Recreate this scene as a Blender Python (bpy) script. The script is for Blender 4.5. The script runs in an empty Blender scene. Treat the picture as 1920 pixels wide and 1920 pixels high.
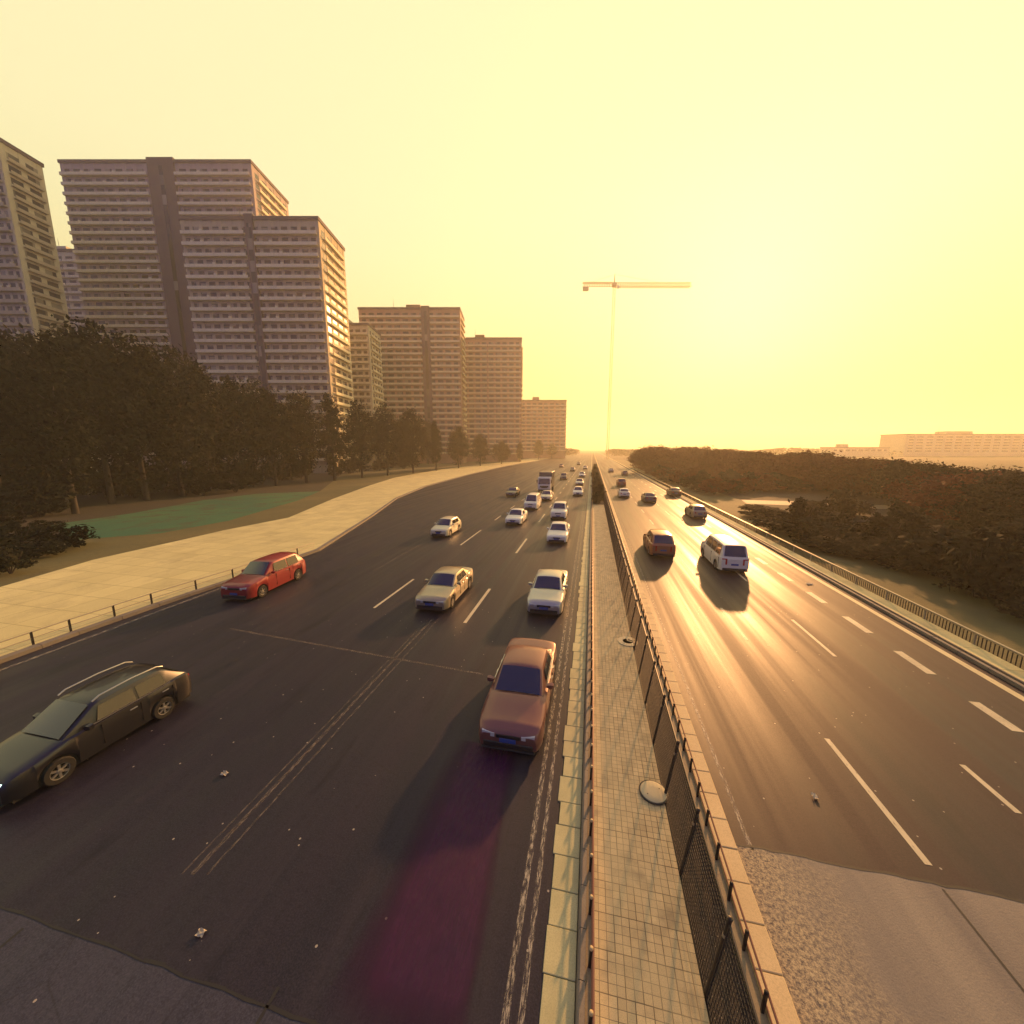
import bpy, math, random
from mathutils import Vector, Matrix
random.seed(7)
sc = bpy.context.scene
R = math.radians
# ------------------------------------------------------------------ camera
F, PX, PY = 710.0, 960.0, 960.0          # focal length in photograph pixels (1920 wide)
PITCH = math.atan(118 / F)
YAW = math.atan(151 / F * math.cos(PITCH))
H = 8.0                                   # eye height above the road
cam = bpy.data.cameras.new('camera'); camo = bpy.data.objects.new('camera', cam)
sc.collection.objects.link(camo); sc.camera = camo
cam.sensor_width = 36; cam.lens = 36 * F / 1920
cam.clip_start = .1; cam.clip_end = 9000
camo.location = (0, 0, H); camo.rotation_euler = (math.pi / 2 - PITCH, 0, YAW)
_fh = Vector((-math.sin(YAW), math.cos(YAW), 0)); _r = Vector((math.cos(YAW), math.sin(YAW), 0))
_f = _fh * math.cos(PITCH) - Vector((0, 0, math.sin(PITCH))); _u = _r.cross(_f)
def ray(px, py): return (_f * F + _r * (px - PX) + _u * (PY - py)).normalized()
def gp(px, py, z=0):                      # point of the level z seen at a photograph pixel
    d = ray(px, py); return Vector((0, 0, H)) + d * ((z - H) / d.z)
def at(px, py, D):                        # point at level distance D ahead seen at a pixel
    d = ray(px, py); return Vector((0, 0, H)) + d * (D / d.dot(_fh))
def ahead(r, D, z=0): return _r * r + _fh * D + Vector((0, 0, z))
# ------------------------------------------------------------------ sky, sun, exposure
SD = ray(1395, 640)
SAZ = math.atan2(SD.x, SD.y); SEL = R(15)
w = bpy.data.worlds.new("World"); sc.world = w; w.use_nodes = True
nt = w.node_tree; N = nt.nodes; L = nt.links; bg = N['Background']
sky = N.new('ShaderNodeTexSky'); sky.sky_type = 'NISHITA'; sky.sun_disc = False
sky.sun_elevation = SEL; sky.sun_rotation = SAZ; sky.dust_density = 7; sky.air_density = 1.4; sky.ozone_density = 1
tc = N.new('ShaderNodeTexCoord')
def wmix(fac, a, b, mode='MIX'):
    m = N.new('ShaderNodeMix'); m.data_type = 'RGBA'; m.blend_type = mode; m.clamp_factor = True
    for s, v in ((m.inputs[0], fac), (m.inputs[6], a), (m.inputs[7], b)):
        if hasattr(v, 'is_output'): L.new(v, s)
        else: s.default_value = v
    return m.outputs[2]
def wmap(v, a, b, c=0, d=1):
    m = N.new('ShaderNodeMapRange'); m.interpolation_type = 'SMOOTHSTEP'
    L.new(v, m.inputs[0]); m.inputs[1].default_value = a; m.inputs[2].default_value = b
    m.inputs[3].default_value = c; m.inputs[4].default_value = d; return m.outputs[0]
dn = N.new('ShaderNodeVectorMath'); dn.operation = 'DOT_PRODUCT'; L.new(tc.outputs['Generated'], dn.inputs[0])
ce = R(24); ca = SAZ - R(14)
dn.inputs[1].default_value = (math.sin(ca) * math.cos(ce), math.cos(ca) * math.cos(ce), math.sin(ce))
sx = N.new('ShaderNodeSeparateXYZ'); L.new(tc.outputs['Generated'], sx.inputs[0])
warm = wmix(wmap(sx.outputs[2], -.02, .50), (5.6, 4.5, 1.35, 1), (5.8, 5.45, 3.15, 1))
zen = wmap(sx.outputs[2], .68, .92)
dust = wmix(zen, wmix(wmap(dn.outputs['Value'], -.50, .08), (.50, .50, 2.2, 1), warm), (.34, .38, 2.3, 1))
skyc = wmix(.10, dust, wmix(1, sky.outputs[0], (1, .8, .36, 1), 'MULTIPLY'))
L.new(skyc, bg.inputs[0]); bg.inputs[1].default_value = .10
sl = bpy.data.lights.new('sun', 'SUN'); so = bpy.data.objects.new('sun', sl); sc.collection.objects.link(so)
sl.energy = 4.6; sl.angle = R(1.5); sl.color = (1, .47, .17)
so.rotation_euler = Vector((math.sin(SAZ) * math.cos(SEL), math.cos(SAZ) * math.cos(SEL), math.sin(SEL))).to_track_quat('Z', 'Y').to_euler()
vs = sc.view_settings
vs.view_transform = 'Standard'; vs.look = 'None'; vs.exposure = .9; vs.gamma = 1; vs.use_curve_mapping = False
sc.cycles.use_denoising = True
sc.cycles.max_bounces = 6; sc.cycles.diffuse_bounces = 2; sc.cycles.glossy_bounces = 2
sc.cycles.transmission_bounces = 2; sc.cycles.volume_bounces = 3; sc.cycles.transparent_max_bounces = 6
# ------------------------------------------------------------------ materials
M = {}
def mat(name, col=(.5, .5, .5), rough=.6, metal=0, coat=0, spec=.5, emit=None):
    m = bpy.data.materials.new(name); m.use_nodes = True
    b = m.node_tree.nodes['Principled BSDF']
    b.inputs['Base Color'].default_value = (*col, 1); b.inputs['Roughness'].default_value = rough
    b.inputs['Metallic'].default_value = metal; b.inputs['Coat Weight'].default_value = coat
    b.inputs['Specular IOR Level'].default_value = spec
    if emit: b.inputs['Emission Color'].default_value = (*emit[0], 1); b.inputs['Emission Strength'].default_value = emit[1]
    M[name] = m; return m
class NT:
    """small helper round a material's nodes"""
    def __init__(s, name, **k):
        s.m = mat(name, **k); s.t = s.m.node_tree; s.b = s.t.nodes['Principled BSDF']
        s.co = s.n('ShaderNodeTexCoord').outputs['Object']
    def n(s, k): return s.t.nodes.new(k)
    def l(s, a, b): s.t.links.new(a, b)
    def scaled(s, sc_, co=None):
        v = s.n('ShaderNodeMapping'); s.l(co or s.co, v.inputs[0]); v.inputs['Scale'].default_value = sc_; return v.outputs[0]
    def noise(s, scale, detail=4, vec=None, rough=.55):
        t = s.n('ShaderNodeTexNoise'); t.inputs['Scale'].default_value = scale; t.inputs['Detail'].default_value = detail
        t.inputs['Roughness'].default_value = rough; s.l(vec or s.co, t.inputs['Vector']); return t.outputs['Fac']
    def voro(s, scale, vec=None, out='Distance', feat='F1'):
        t = s.n('ShaderNodeTexVoronoi'); t.inputs['Scale'].default_value = scale; t.feature = feat
        s.l(vec or s.co, t.inputs['Vector']); return t.outputs[out]
    def rmp(s, v, a, b, c=0, d=1):
        m = s.n('ShaderNodeMapRange'); s.l(v, m.inputs[0])
        for i, x in enumerate((a, b, c, d)): m.inputs[i + 1].default_value = x
        return m.outputs[0]
    def mix(s, fac, a, b, mode='MIX'):
        m = s.n('ShaderNodeMix'); m.data_type = 'RGBA'; m.blend_type = mode
        for q, v in ((m.inputs[0], fac), (m.inputs[6], a), (m.inputs[7], b)):
            if hasattr(v, 'is_output'): s.l(v, q)
            elif isinstance(v, tuple): q.default_value = (*v, 1)
            else: q.default_value = v
        return m.outputs[2]
    def mth(s, op, a, b=0):
        m = s.n('ShaderNodeMath'); m.operation = op
        for q, v in ((m.inputs[0], a), (m.inputs[1], b)):
            if hasattr(v, 'is_output'): s.l(v, q)
            else: q.default_value = v
        return m.outputs[0]
    def base(s, v): s.l(v, s.b.inputs['Base Color'])
    def rough(s, v): s.l(v, s.b.inputs['Roughness'])
    def bump(s, v, st=.3, d=.01):
        b = s.n('ShaderNodeBump'); b.inputs['Strength'].default_value = st; b.inputs['Distance'].default_value = d
        s.l(v, b.inputs['Height']); s.l(b.outputs[0], s.b.inputs['Normal'])
def asphalt(name, c0, c1, track, rlo, rhi, spec=.5):
    t = NT(name, spec=spec)
    big = t.noise(.35, 5, t.scaled((1, .12, 1)))
    streak = t.noise(1.1, 4, t.scaled((1, .015, 1)))
    col = t.mix(t.rmp(big, .3, .7), c0, c1)
    col = t.mix(t.rmp(streak, .42, .62, 0, .55), col, track)
    grain = t.noise(34, 4, rough=.8)
    col = t.mix(t.rmp(grain, .42, .66, 0, .65), col, (c1[0] * 2.2, c1[1] * 2.1, c1[2] * 2.0))
    col = t.mix(t.rmp(t.noise(9, 5, rough=.8), .5, .7, 0, .6), col, (c0[0] * .5, c0[1] * .5, c0[2] * .5))
    fine = t.noise(2.4, 5, t.scaled((1, .03, 1)), .7)
    col = t.mix(t.rmp(fine, .5, .72, 0, .5), col, (c1[0] * 1.6, c1[1] * 1.5, c1[2] * 1.4))
    oil = t.noise(.7, 5, t.scaled((1.6, .25, 1)), .7)
    col = t.mix(t.rmp(oil, .58, .7, 0, .6), col, (c0[0] * .45, c0[1] * .45, c0[2] * .5))
    crack = t.voro(.22, t.mix(.06, t.co, t.n('ShaderNodeTexNoise').outputs['Color'], 'ADD'), feat='DISTANCE_TO_EDGE')
    col = t.mix(t.rmp(crack, .0, .004, .35, 0), col, (.012, .012, .012))
    chip = t.voro(2.6); t1 = t.noise(.8, 2)
    chips = t.mth('MULTIPLY', t.mth('LESS_THAN', chip, .055), t.mth('GREATER_THAN', t1, .46))
    col = t.mix(t.mth('MULTIPLY', chips, .8), col, (.42, .38, .3))
    t.base(col)
    t.rough(t.rmp(streak, .4, .62, rhi, rlo))
    t.bump(t.noise(110, 2), .35, .006)
    return t
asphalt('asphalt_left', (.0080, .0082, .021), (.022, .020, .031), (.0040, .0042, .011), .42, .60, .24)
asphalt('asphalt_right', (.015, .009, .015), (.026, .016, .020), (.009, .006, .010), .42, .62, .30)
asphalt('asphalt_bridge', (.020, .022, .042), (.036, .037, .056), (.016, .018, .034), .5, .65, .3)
t = NT('concrete_bridge', rough=.8)
xs = t.n('ShaderNodeSeparateXYZ'); t.l(t.co, xs.inputs[0])
edge = t.rmp(t.mth('ADD', xs.outputs[0], t.rmp(t.noise(1.2, 3), .2, .8, -.7, .7)), 3.4, 5.0, 1, 0)
agg = t.rmp(t.noise(15, 9, rough=.85), .42, .58)
col = t.mix(t.rmp(t.noise(.9, 5, t.scaled((1, .10, 1))), .35, .65), (.16, .145, .13), (.27, .24, .19))
exposed = t.mix(agg, (.05, .045, .06), (.58, .48, .28))
col = t.mix(t.mth('MULTIPLY', edge, .85), col, exposed)
col = t.mix(t.rmp(t.noise(70, 3), .4, .7, 0, .35), col, (.06, .05, .05)); t.base(col)
t.bump(t.noise(30, 5), .5, .01)
def stone(name, a, b, scale=1.0, rough=.75):
    t = NT(name, rough=rough)
    g = t.n('ShaderNodeNewGeometry').outputs['Random Per Island']
    col = t.mix(t.rmp(t.noise(1.4 * scale, 6), .3, .7), a, b)
    col = t.mix(t.rmp(t.noise(45, 4), .45, .75, 0, .45), col, tuple(x * .45 for x in a))
    col = t.mix(t.rmp(g, 0, 1, 0, .35), col, tuple(x * .6 for x in b))
    t.base(col); t.bump(t.noise(70, 4), .3, .006); return t
stone('gutter_stone', (.44, .42, .22), (.58, .55, .29))
stone('kerb_face_stone', (.16, .14, .12), (.24, .21, .16))
stone('kerb_stone', (.64, .49, .25), (.74, .58, .31))
t = stone('pale_concrete', (.70, .62, .27), (.80, .71, .33), .3)
jb = t.n('ShaderNodeTexBrick'); t.l(t.co, jb.inputs['Vector']); jb.inputs['Scale'].default_value = 1; jb.inputs['Brick Width'].default_value = 1.6; jb.inputs['Row Height'].default_value = 1.6; jb.offset = 0
jb.inputs['Mortar Size'].default_value = .014; jb.inputs['Color1'].default_value = (1, 1, 1, 1); jb.inputs['Color2'].default_value = (.84, .84, .84, 1); jb.inputs['Mortar'].default_value = (.42, .4, .36, 1)
old = t.b.inputs['Base Color'].links[0].from_socket
c_ = t.mix(1, old, jb.outputs['Color'], 'MULTIPLY'); c_ = t.mix(t.rmp(t.noise(.5, 6, rough=.7), .5, .75, 0, .5), c_, (.30, .25, .13)); t.base(c_)
stone('rough_edge', (.26, .21, .14), (.36, .30, .18), 4)
# brick paving
t = NT('paving_brick', rough=.82)
wob = t.mix(.012, t.co, t.n('ShaderNodeTexNoise').outputs['Color'], 'ADD')
br = t.n('ShaderNodeTexBrick'); t.l(wob, br.inputs['Vector'])
br.offset = .0; br.inputs['Scale'].default_value = 1; br.inputs['Brick Width'].default_value = .125; br.inputs['Row Height'].default_value = .125
br.inputs['Mortar Size'].default_value = .005; br.inputs['Mortar Smooth'].default_value = .4
br.inputs['Color1'].default_value = (.76, .60, .31, 1); br.inputs['Color2'].default_value = (.60, .465, .245, 1); br.inputs['Mortar'].default_value = (.14, .11, .07, 1)
b2 = t.n('ShaderNodeTexBrick'); t.l(wob, b2.inputs['Vector']); b2.offset = .5
b2.inputs['Scale'].default_value = 1; b2.inputs['Brick Width'].default_value = .25; b2.inputs['Row Height'].default_value = .5
b2.inputs['Mortar Size'].default_value = .008; b2.inputs['Color1'].default_value = (1, 1, 1, 1); b2.inputs['Color2'].default_value = (.8, .8, .8, 1); b2.inputs['Mortar'].default_value = (.33, .3, .28, 1)
col = t.mix(1, br.outputs['Color'], b2.outputs['Color'], 'MULTIPLY')
col = t.mix(t.rmp(t.noise(.9, 5), .35, .7, 0, .7), col, (.62, .51, .27))
col = t.mix(t.rmp(t.noise(2.3, 6), .52, .75, 0, .6), col, (.20, .16, .10))
col = t.mix(t.rmp(t.noise(80, 3), .45, .7, 0, .4), col, (.2, .17, .1))
t.base(col); t.bump(br.outputs['Fac'], -.5, .01)
t = NT('soil', rough=.95)
col = t.mix(t.rmp(t.noise(9, 6), .35, .65), (.012, .011, .010), (.045, .038, .03))
col = t.mix(t.mth('LESS_THAN', t.voro(16), .16), col, (.20, .18, .13)); t.base(col); t.bump(t.noise(25, 5), .8, .03)
t = NT('ground_cover', rough=.95)
col = t.mix(t.rmp(t.noise(.05, 6), .35, .65), (.014, .016, .008), (.034, .030, .014))
col = t.mix(t.rmp(t.noise(1.3, 6), .4, .7, 0, .6), col, (.05, .04, .02)); t.base(col); t.bump(t.noise(3, 5), .6, .1)
t = NT('lawn_grass', rough=.9)
col = t.mix(t.rmp(t.noise(.12, 5), .35, .65), (.010, .11, .055), (.04, .15, .05))
col = t.mix(t.rmp(t.noise(4, 5), .4, .7, 0, .5), col, (.03, .08, .03)); col = t.mix(t.rmp(t.noise(.35, 6, rough=.7), .5, .64, 0, .8), col, (.05, .05, .022)); t.base(col); t.bump(t.noise(8, 4), .5, .05)
t = NT('dry_grass', rough=.9)
col = t.mix(t.rmp(t.noise(.12, 5), .35, .65), (.075, .078, .024), (.14, .12, .038))
col = t.mix(t.rmp(t.noise(3, 5), .4, .7, 0, .6), col, (.07, .07, .025)); t.base(col); t.bump(t.noise(8, 4), .5, .05)
def paint(name, c, lo=.42, hi=.60):
    t = NT(name, rough=.55)
    m = t.n('ShaderNodeBsdfTransparent'); mx = t.n('ShaderNodeMixShader'); o = t.t.nodes['Material Output']
    wear = t.rmp(t.noise(1, 7, t.scaled((26, 5, 1)), rough=.72), lo, hi, 1, 0)
    t.base(t.mix(t.rmp(t.noise(1.2, 4), .3, .7), c, tuple(x * .7 for x in c)))
    t.l(wear, mx.inputs[0]); t.l(m.outputs[0], mx.inputs[1]); t.l(t.b.outputs[0], mx.inputs[2]); t.l(mx.outputs[0], o.inputs[0])
paint('paint_dash', (.62, .55, .36), .56, .74)
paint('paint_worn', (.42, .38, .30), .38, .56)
paint('paint_edge', (.70, .60, .32), .58, .78)
paint('paint_faint', (.15, .12, .10), .40, .60)
t = NT('streak_maroon', rough=.6, spec=.3)  # tint for the motion streak of a passing bus, no real lane surfacing
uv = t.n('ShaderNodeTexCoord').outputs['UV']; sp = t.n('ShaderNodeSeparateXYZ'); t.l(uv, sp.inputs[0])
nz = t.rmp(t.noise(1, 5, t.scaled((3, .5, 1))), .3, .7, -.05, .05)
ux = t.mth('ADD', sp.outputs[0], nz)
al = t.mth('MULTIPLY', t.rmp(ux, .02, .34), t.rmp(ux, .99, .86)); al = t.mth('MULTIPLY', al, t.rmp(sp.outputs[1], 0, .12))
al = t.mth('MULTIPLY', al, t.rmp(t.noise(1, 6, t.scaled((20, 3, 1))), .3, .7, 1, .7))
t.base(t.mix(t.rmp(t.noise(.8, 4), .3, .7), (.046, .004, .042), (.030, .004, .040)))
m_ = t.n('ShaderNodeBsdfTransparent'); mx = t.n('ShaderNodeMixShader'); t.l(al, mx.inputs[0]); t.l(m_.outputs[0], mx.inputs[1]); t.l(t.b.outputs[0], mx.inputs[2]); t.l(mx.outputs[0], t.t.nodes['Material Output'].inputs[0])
mat('seam_tar', (.012, .011, .011), .6)
mat('black_metal', (.012, .011, .013), .5, spec=.4)
mat('rail_metal', (.20, .085, .06), .45, .2)
mat('post_cap', (.66, .50, .24), .45, .1)
mat('wire', (.030, .030, .032), .5, .3)
mat('steel_galv', (.36, .32, .24), .5, .6)
mat('rubber', (.012, .012, .012), .8)
mat('rim', (.45, .44, .42), .3, .8)
mat('black_plastic', (.014, .014, .016), .5)
mat('underbody', (.008, .008, .009), .8)
mat('car_glass', (.016, .020, .026), .06, spec=.9, coat=.3)
mat('lamp_clear', (.55, .56, .54), .12, spec=.9)
mat('lamp_red', (.42, .015, .012), .15)
mat('plate_blue', (.03, .07, .28), .4)
mat('lamp_lit', (.8, .9, .85), .1, emit=((.62, 1, .8), 5))
mat('manhole_pale', (.56, .48, .28), .6)
mat('manhole_iron', (.02, .019, .018), .55)
mat('paper', (.42, .37, .28), .8)
t = NT('bark', rough=.9); t.base(t.mix(t.rmp(t.noise(6, 5, t.scaled((3, 3, .4))), .3, .7), (.018, .014, .011), (.045, .034, .026)))
def leafmat(name, a, b):
    t = NT(name, rough=.85, spec=.04); g = t.n('ShaderNodeNewGeometry').outputs['Random Per Island']
    t.base(t.mix(g, a, b))
leafmat('leaf_dark', (.009, .010, .007), (.026, .026, .014))
leafmat('leaf_olive', (.016, .015, .009), (.042, .035, .018))
leafmat('leaf_rust', (.072, .020, .011), (.145, .046, .022))
leafmat('leaf_green', (.020, .045, .018), (.050, .085, .030))
PAINTS = {}
def carpaint(key, c, metal=.3, rough=.34):
    t = NT('car_paint_' + key, rough=rough, metal=metal, coat=.35)
    t.base(t.mix(t.rmp(t.noise(.9, 2), .3, .8, 0, .12), c, tuple(x * .8 for x in c))); PAINTS[key] = t.m
for k, c, mt in (('white', (.72, .70, .60), 0), ('silver', (.44, .43, .39), .6), ('tan', (.40, .33, .22), .5), ('rose', (.20, .085, .068), .3),
                 ('black', (.016, .016, .020), .1), ('red', (.26, .022, .024), .1), ('grey', (.12, .115, .11), .5), ('maroon', (.16, .03, .04), .2),
                 ('dark', (.045, .042, .04), .3), ('cream', (.62, .55, .38), .1), ('rust', (.30, .11, .05), .2)): carpaint(k, c, mt)
# ------------------------------------------------------------------ mesh helpers
class MB:
    def __init__(s): s.v = []; s.f = []; s.mi = []
    def quad(s, a, b, c, d, m=0):
        i = len(s.v); s.v += [tuple(a), tuple(b), tuple(c), tuple(d)]; s.f.append((i, i + 1, i + 2, i + 3)); s.mi.append(m)
    def poly(s, pts, m=0):
        i = len(s.v); s.v += [tuple(p) for p in pts]; s.f.append(tuple(range(i, i + len(pts)))); s.mi.append(m)
    def box(s, x0, x1, y0, y1, z0, z1, m=0, M4=None, ch=0):
        if ch:
            c = ch; b = []
            P = [(x0 + c, y0), (x1 - c, y0), (x1, y0 + c), (x1, y1 - c), (x1 - c, y1), (x0 + c, y1), (x0, y1 - c), (x0, y0 + c)]
            cx, cy = (x0 + x1) / 2, (y0 + y1) / 2
            def ring(z, k): return [(cx + (p[0] - cx) * (1 - 2 * k / (x1 - x0)), cy + (p[1] - cy) * (1 - 2 * k / (y1 - y0)), z) for p in P]
            rings = [ring(z0, c), ring(z0 + c, 0), ring(z1 - c, 0), ring(z1, c)]
            if M4: rings = [[M4 @ Vector(p) for p in r] for r in rings]
            s.loft(rings, m, True, True); return
        p = [Vector((x, y, z)) for z in (z0, z1) for y in (y0, y1) for x in (x0, x1)]
        if M4: p = [M4 @ q for q in p]
        i = len(s.v); s.v += [tuple(q) for q in p]
        for f in ((0, 2, 3, 1), (4, 5, 7, 6), (0, 1, 5, 4), (2, 6, 7, 3), (0, 4, 6, 2), (1, 3, 7, 5)):
            s.f.append(tuple(i + k for k in f)); s.mi.append(m)
    def loft(s, rings, m=0, cap0=False, cap1=False, closed=True):
        n = len(rings[0]); i0 = len(s.v)
        for r in rings: s.v += [tuple(p) for p in r]
        for a in range(len(rings) - 1):
            for k in range(n if closed else n - 1):
                k2 = (k + 1) % n
                s.f.append((i0 + a * n + k, i0 + a * n + k2, i0 + (a + 1) * n + k2, i0 + (a + 1) * n + k)); s.mi.append(m)
        if cap0: s.f.append(tuple(i0 + k for k in range(n - 1, -1, -1))); s.mi.append(m)
        if cap1: s.f.append(tuple(i0 + (len(rings) - 1) * n + k for k in range(n))); s.mi.append(m)
    def tube(s, pts, r, n=8, m=0, caps=True):
        pts = [Vector(p) for p in pts]; rs = r if isinstance(r, (list, tuple)) else [r] * len(pts); rings = []
        for i, p in enumerate(pts):
            d = (pts[min(i + 1, len(pts) - 1)] - pts[max(i - 1, 0)]).normalized()
            a = d.orthogonal().normalized() if abs(d.z) > .9 else d.cross(Vector((0, 0, 1))).normalized()
            b = d.cross(a)
            rings.append([p + (a * math.cos(k * 2 * math.pi / n) + b * math.sin(k * 2 * math.pi / n)) * rs[i] for k in range(n)])
        s.loft(rings, m, caps, caps)
    def lathe(s, prof, n=20, m=0, M4=None, caps=True):
        rings = []
        for (r, z) in prof:
            ring = [Vector((r * math.cos(k * 2 * math.pi / n), r * math.sin(k * 2 * math.pi / n), z)) for k in range(n)]
            rings.append([M4 @ p for p in ring] if M4 else ring)
        s.loft(rings, m, caps, caps)
    def mesh(s, name, mats, smooth=None):
        me = bpy.data.meshes.new(name); me.from_pydata(s.v, [], s.f)
        for m in (mats if isinstance(mats, (list, tuple)) else [mats]): me.materials.append(M.get(m, m) if isinstance(m, str) else m)
        me.polygons.foreach_set('material_index', s.mi)
        if smooth is not None:
            me.polygons.foreach_set('use_smooth', [True] * len(s.f)); me.update(); me.set_sharp_from_angle(angle=R(smooth))
        me.update(); return me
    def build(s, name, mats, parent=None, smooth=None): return link(name, s.mesh(name, mats, smooth), parent)
def link(name, data, parent=None, loc=None):
    o = bpy.data.objects.new(name, data); sc.collection.objects.link(o)
    if parent: o.parent = parent
    if loc is not None: o.location = loc
    return o
def tag(o, label, cat, group=None):
    o['label'] = label; o['category'] = cat
    if group: o['group'] = group
    return o
def struct(o, label=None):
    o['kind'] = 'structure'
    if label: o['label'] = label
    return o
def thing(name, label, cat, loc=(0, 0, 0), rz=0, group=None):
    o = link(name, None, None, loc); o.rotation_euler.z = rz; return tag(o, label, cat, group)
def strip(x0, x1, y0, y1, z, name, m, parent=None, nx=1, ny=1):
    b = MB()
    for i in range(ny):
        a, c = y0 + (y1 - y0) * i / ny, y0 + (y1 - y0) * (i + 1) / ny
        b.quad((x0, a, z), (x1, a, z), (x1, c, z), (x0, c, z))
    return b.build(name, m, parent)
def flat(pix, z, name, m):
    b = MB(); p = [gp(x, y, z) for x, y in pix]; b.poly(p); return b.build(name, m)
def copy_tree(o, parent=None):
    c = o.copy(); sc.collection.objects.link(c); c.parent = parent
    for ch in list(o.children): copy_tree(ch, c)
    return c
# ------------------------------------------------------------------ ground and roads
XG0, XG1 = -.058 * H, .004 * H            # gutter slabs of the left carriageway
XP0, XP1 = .034 * H, .232 * H             # brick paving
XF = .236 * H                             # fence foot
XK0, XK1 = .335 * H, .385 * H             # kerb of the right carriageway
XE = 1.80 * H                             # right edge of the right carriageway
YN, YFAR = -14, 1400
b = MB(); b.quad((-3400, -60, -.03), (3400, -60, -.03), (3400, 3300, -.03), (-3400, 3300, -.03))
struct(b.build('ground', 'ground_cover'), 'dark scrubby ground on both sides of the highway')
# left carriageway: follows the widening towards the slip road
inner = [(-16, 1290), (0, 1245), (150, 1190), (300, 1137), (450, 1087), (600, 1033), (700, 968), (745, 935), (800, 912), (880, 890), (950, 874), (1030, 860)]
pts = [gp(x, y, 0) for x, y in inner]
near = [Vector((pts[0].x, YN, 0))]
b = MB(); lp = near + pts
for a, c in zip(lp[:-1], lp[1:]): b.quad((a.x, a.y, 0), (XG0, a.y, 0), (XG0, c.y, 0), (c.x, c.y, 0))
e = lp[-1]; b.quad((e.x, e.y, 0), (XG0, e.y, 0), (XG0, YFAR, 0), (-40, YFAR, 0))
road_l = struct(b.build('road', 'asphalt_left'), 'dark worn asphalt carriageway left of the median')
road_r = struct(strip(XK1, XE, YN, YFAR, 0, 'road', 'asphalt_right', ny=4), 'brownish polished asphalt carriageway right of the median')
# bridge deck patches at the bottom of the picture
A, B_ = gp(0, 1735), gp(690, 1890)
def jag(p0, p1, n, amp):
    return [(p0[0] + (p1[0] - p0[0]) * i / n, p0[1] + (p1[1] - p0[1]) * i / n + random.uniform(-amp, amp)) for i in range(n + 1)]
yl = (A.y + B_.y) / 2
top = jag((-26, yl + .15), (XG0 - 1.9, yl - .12), 60, .02)
b = MB()
for p, q in zip(top[:-1], top[1:]): b.quad((p[0], YN, .004), (q[0], YN, .004), (q[0], q[1], .004), (p[0], p[1], .004))
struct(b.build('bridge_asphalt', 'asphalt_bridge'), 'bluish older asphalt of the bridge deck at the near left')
b = MB()
for p, q in zip(top[:-1], top[1:]): b.quad((p[0], p[1], .008), (q[0], q[1], .008), (q[0], q[1] + random.uniform(.02, .05), .008), (p[0], p[1] + random.uniform(.02, .05), .008))
s1 = gp(520, 1850); b.quad((s1.x, YN, .008), (s1.x + .05, YN, .008), (s1.x + .05, s1.y, .008), (s1.x, s1.y, .008))
s1 = gp(42, 1740); b.quad((s1.x, YN, .008), (s1.x + .05, YN, .008), (s1.x + .05, s1.y, .008), (s1.x, s1.y, .008))
struct(b.build('expansion_joint', 'seam_tar'), 'dark tar joint across the near left carriageway')
C1, C2 = gp(1410, 1595), gp(1920, 1693); yr = (C1.y + C2.y) / 2
top = jag((XK1, yr + .05), (XE, yr - .05), 60, .025); b = MB()
for p, q in zip(top[:-1], top[1:]): b.quad((p[0], YN, .004), (q[0], YN, .004), (q[0], q[1], .004), (p[0], p[1], .004))
struct(b.build('bridge_concrete', 'concrete_bridge'), 'pale pitted concrete bridge deck at the near right')
b = MB()
for p, q in zip(top[:-1], top[1:]): b.quad((p[0], p[1], .008), (q[0], q[1], .008), (q[0], q[1] + random.uniform(.03, .07), .008), (p[0], p[1] + random.uniform(.03, .07), .008))
s1 = gp(1765, 1667); b.quad((s1.x, YN, .008), (s1.x + .04, YN, .008), (s1.x + .04, s1.y, .008), (s1.x, s1.y, .008))
struct(b.build('expansion_joint', 'seam_tar'), 'dark tar joint along the pale concrete deck')
# older resurfaced patch seams on the left carriageway
b = MB()
for (pa, pb, wd) in (((430, 1180), (905, 1266), .10), ((1060, 1150), (1030, 1146), .05)):
    p, q = gp(*pa), gp(*pb); b.quad((p.x, p.y, .004), (q.x, q.y, .004), (q.x, q.y + wd, .004), (p.x, p.y + wd, .004))
struct(b.build('asphalt_seam', 'paint_faint'), 'pale transverse seam in the left asphalt')
# markings -----------------------------------------------------------
def dash(b, k, y0, y1, wd=.15, z=.004): b.quad((k * H - wd / 2, y0, z), (k * H + wd / 2, y0, z), (k * H + wd / 2, y1, z), (k * H - wd / 2, y1, z))
def yof(k, py):                            # distance along the road of the line x=k*H at picture row py
    lo, hi = 1.0, 900.0
    for _ in range(50):
        m = (lo + hi) / 2; d = Vector((k * H, m, -H)); r = PY - F * d.dot(_u) / d.dot(_f)
        if r > py: lo = m
        else: hi = m
    return lo
b = MB()
def dashes(k, rows, wd, extra=None):
    last = None
    for (ya, yb) in rows: dash(b, k, yof(k, ya), yof(k, yb), wd); last = (yof(k, ya), yof(k, yb))
    if extra:
        y = last[1] + extra[1]
        while y < 420: dash(b, k, y, y + extra[0], wd); y += extra[0] + extra[1]
dashes(-.695, [(1168, 1104), (1037, 1010), (979, 964)], .16, (3, 5.5))
dashes(-1.33, [(1140, 1086), (1022, 994)], .14, (3, 5.5))
struct(b.build('lane_marking', 'paint_dash', road_l))
b = MB()
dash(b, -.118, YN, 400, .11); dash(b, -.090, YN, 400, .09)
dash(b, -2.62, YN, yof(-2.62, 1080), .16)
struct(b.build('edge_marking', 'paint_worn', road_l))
b = MB()
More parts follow.
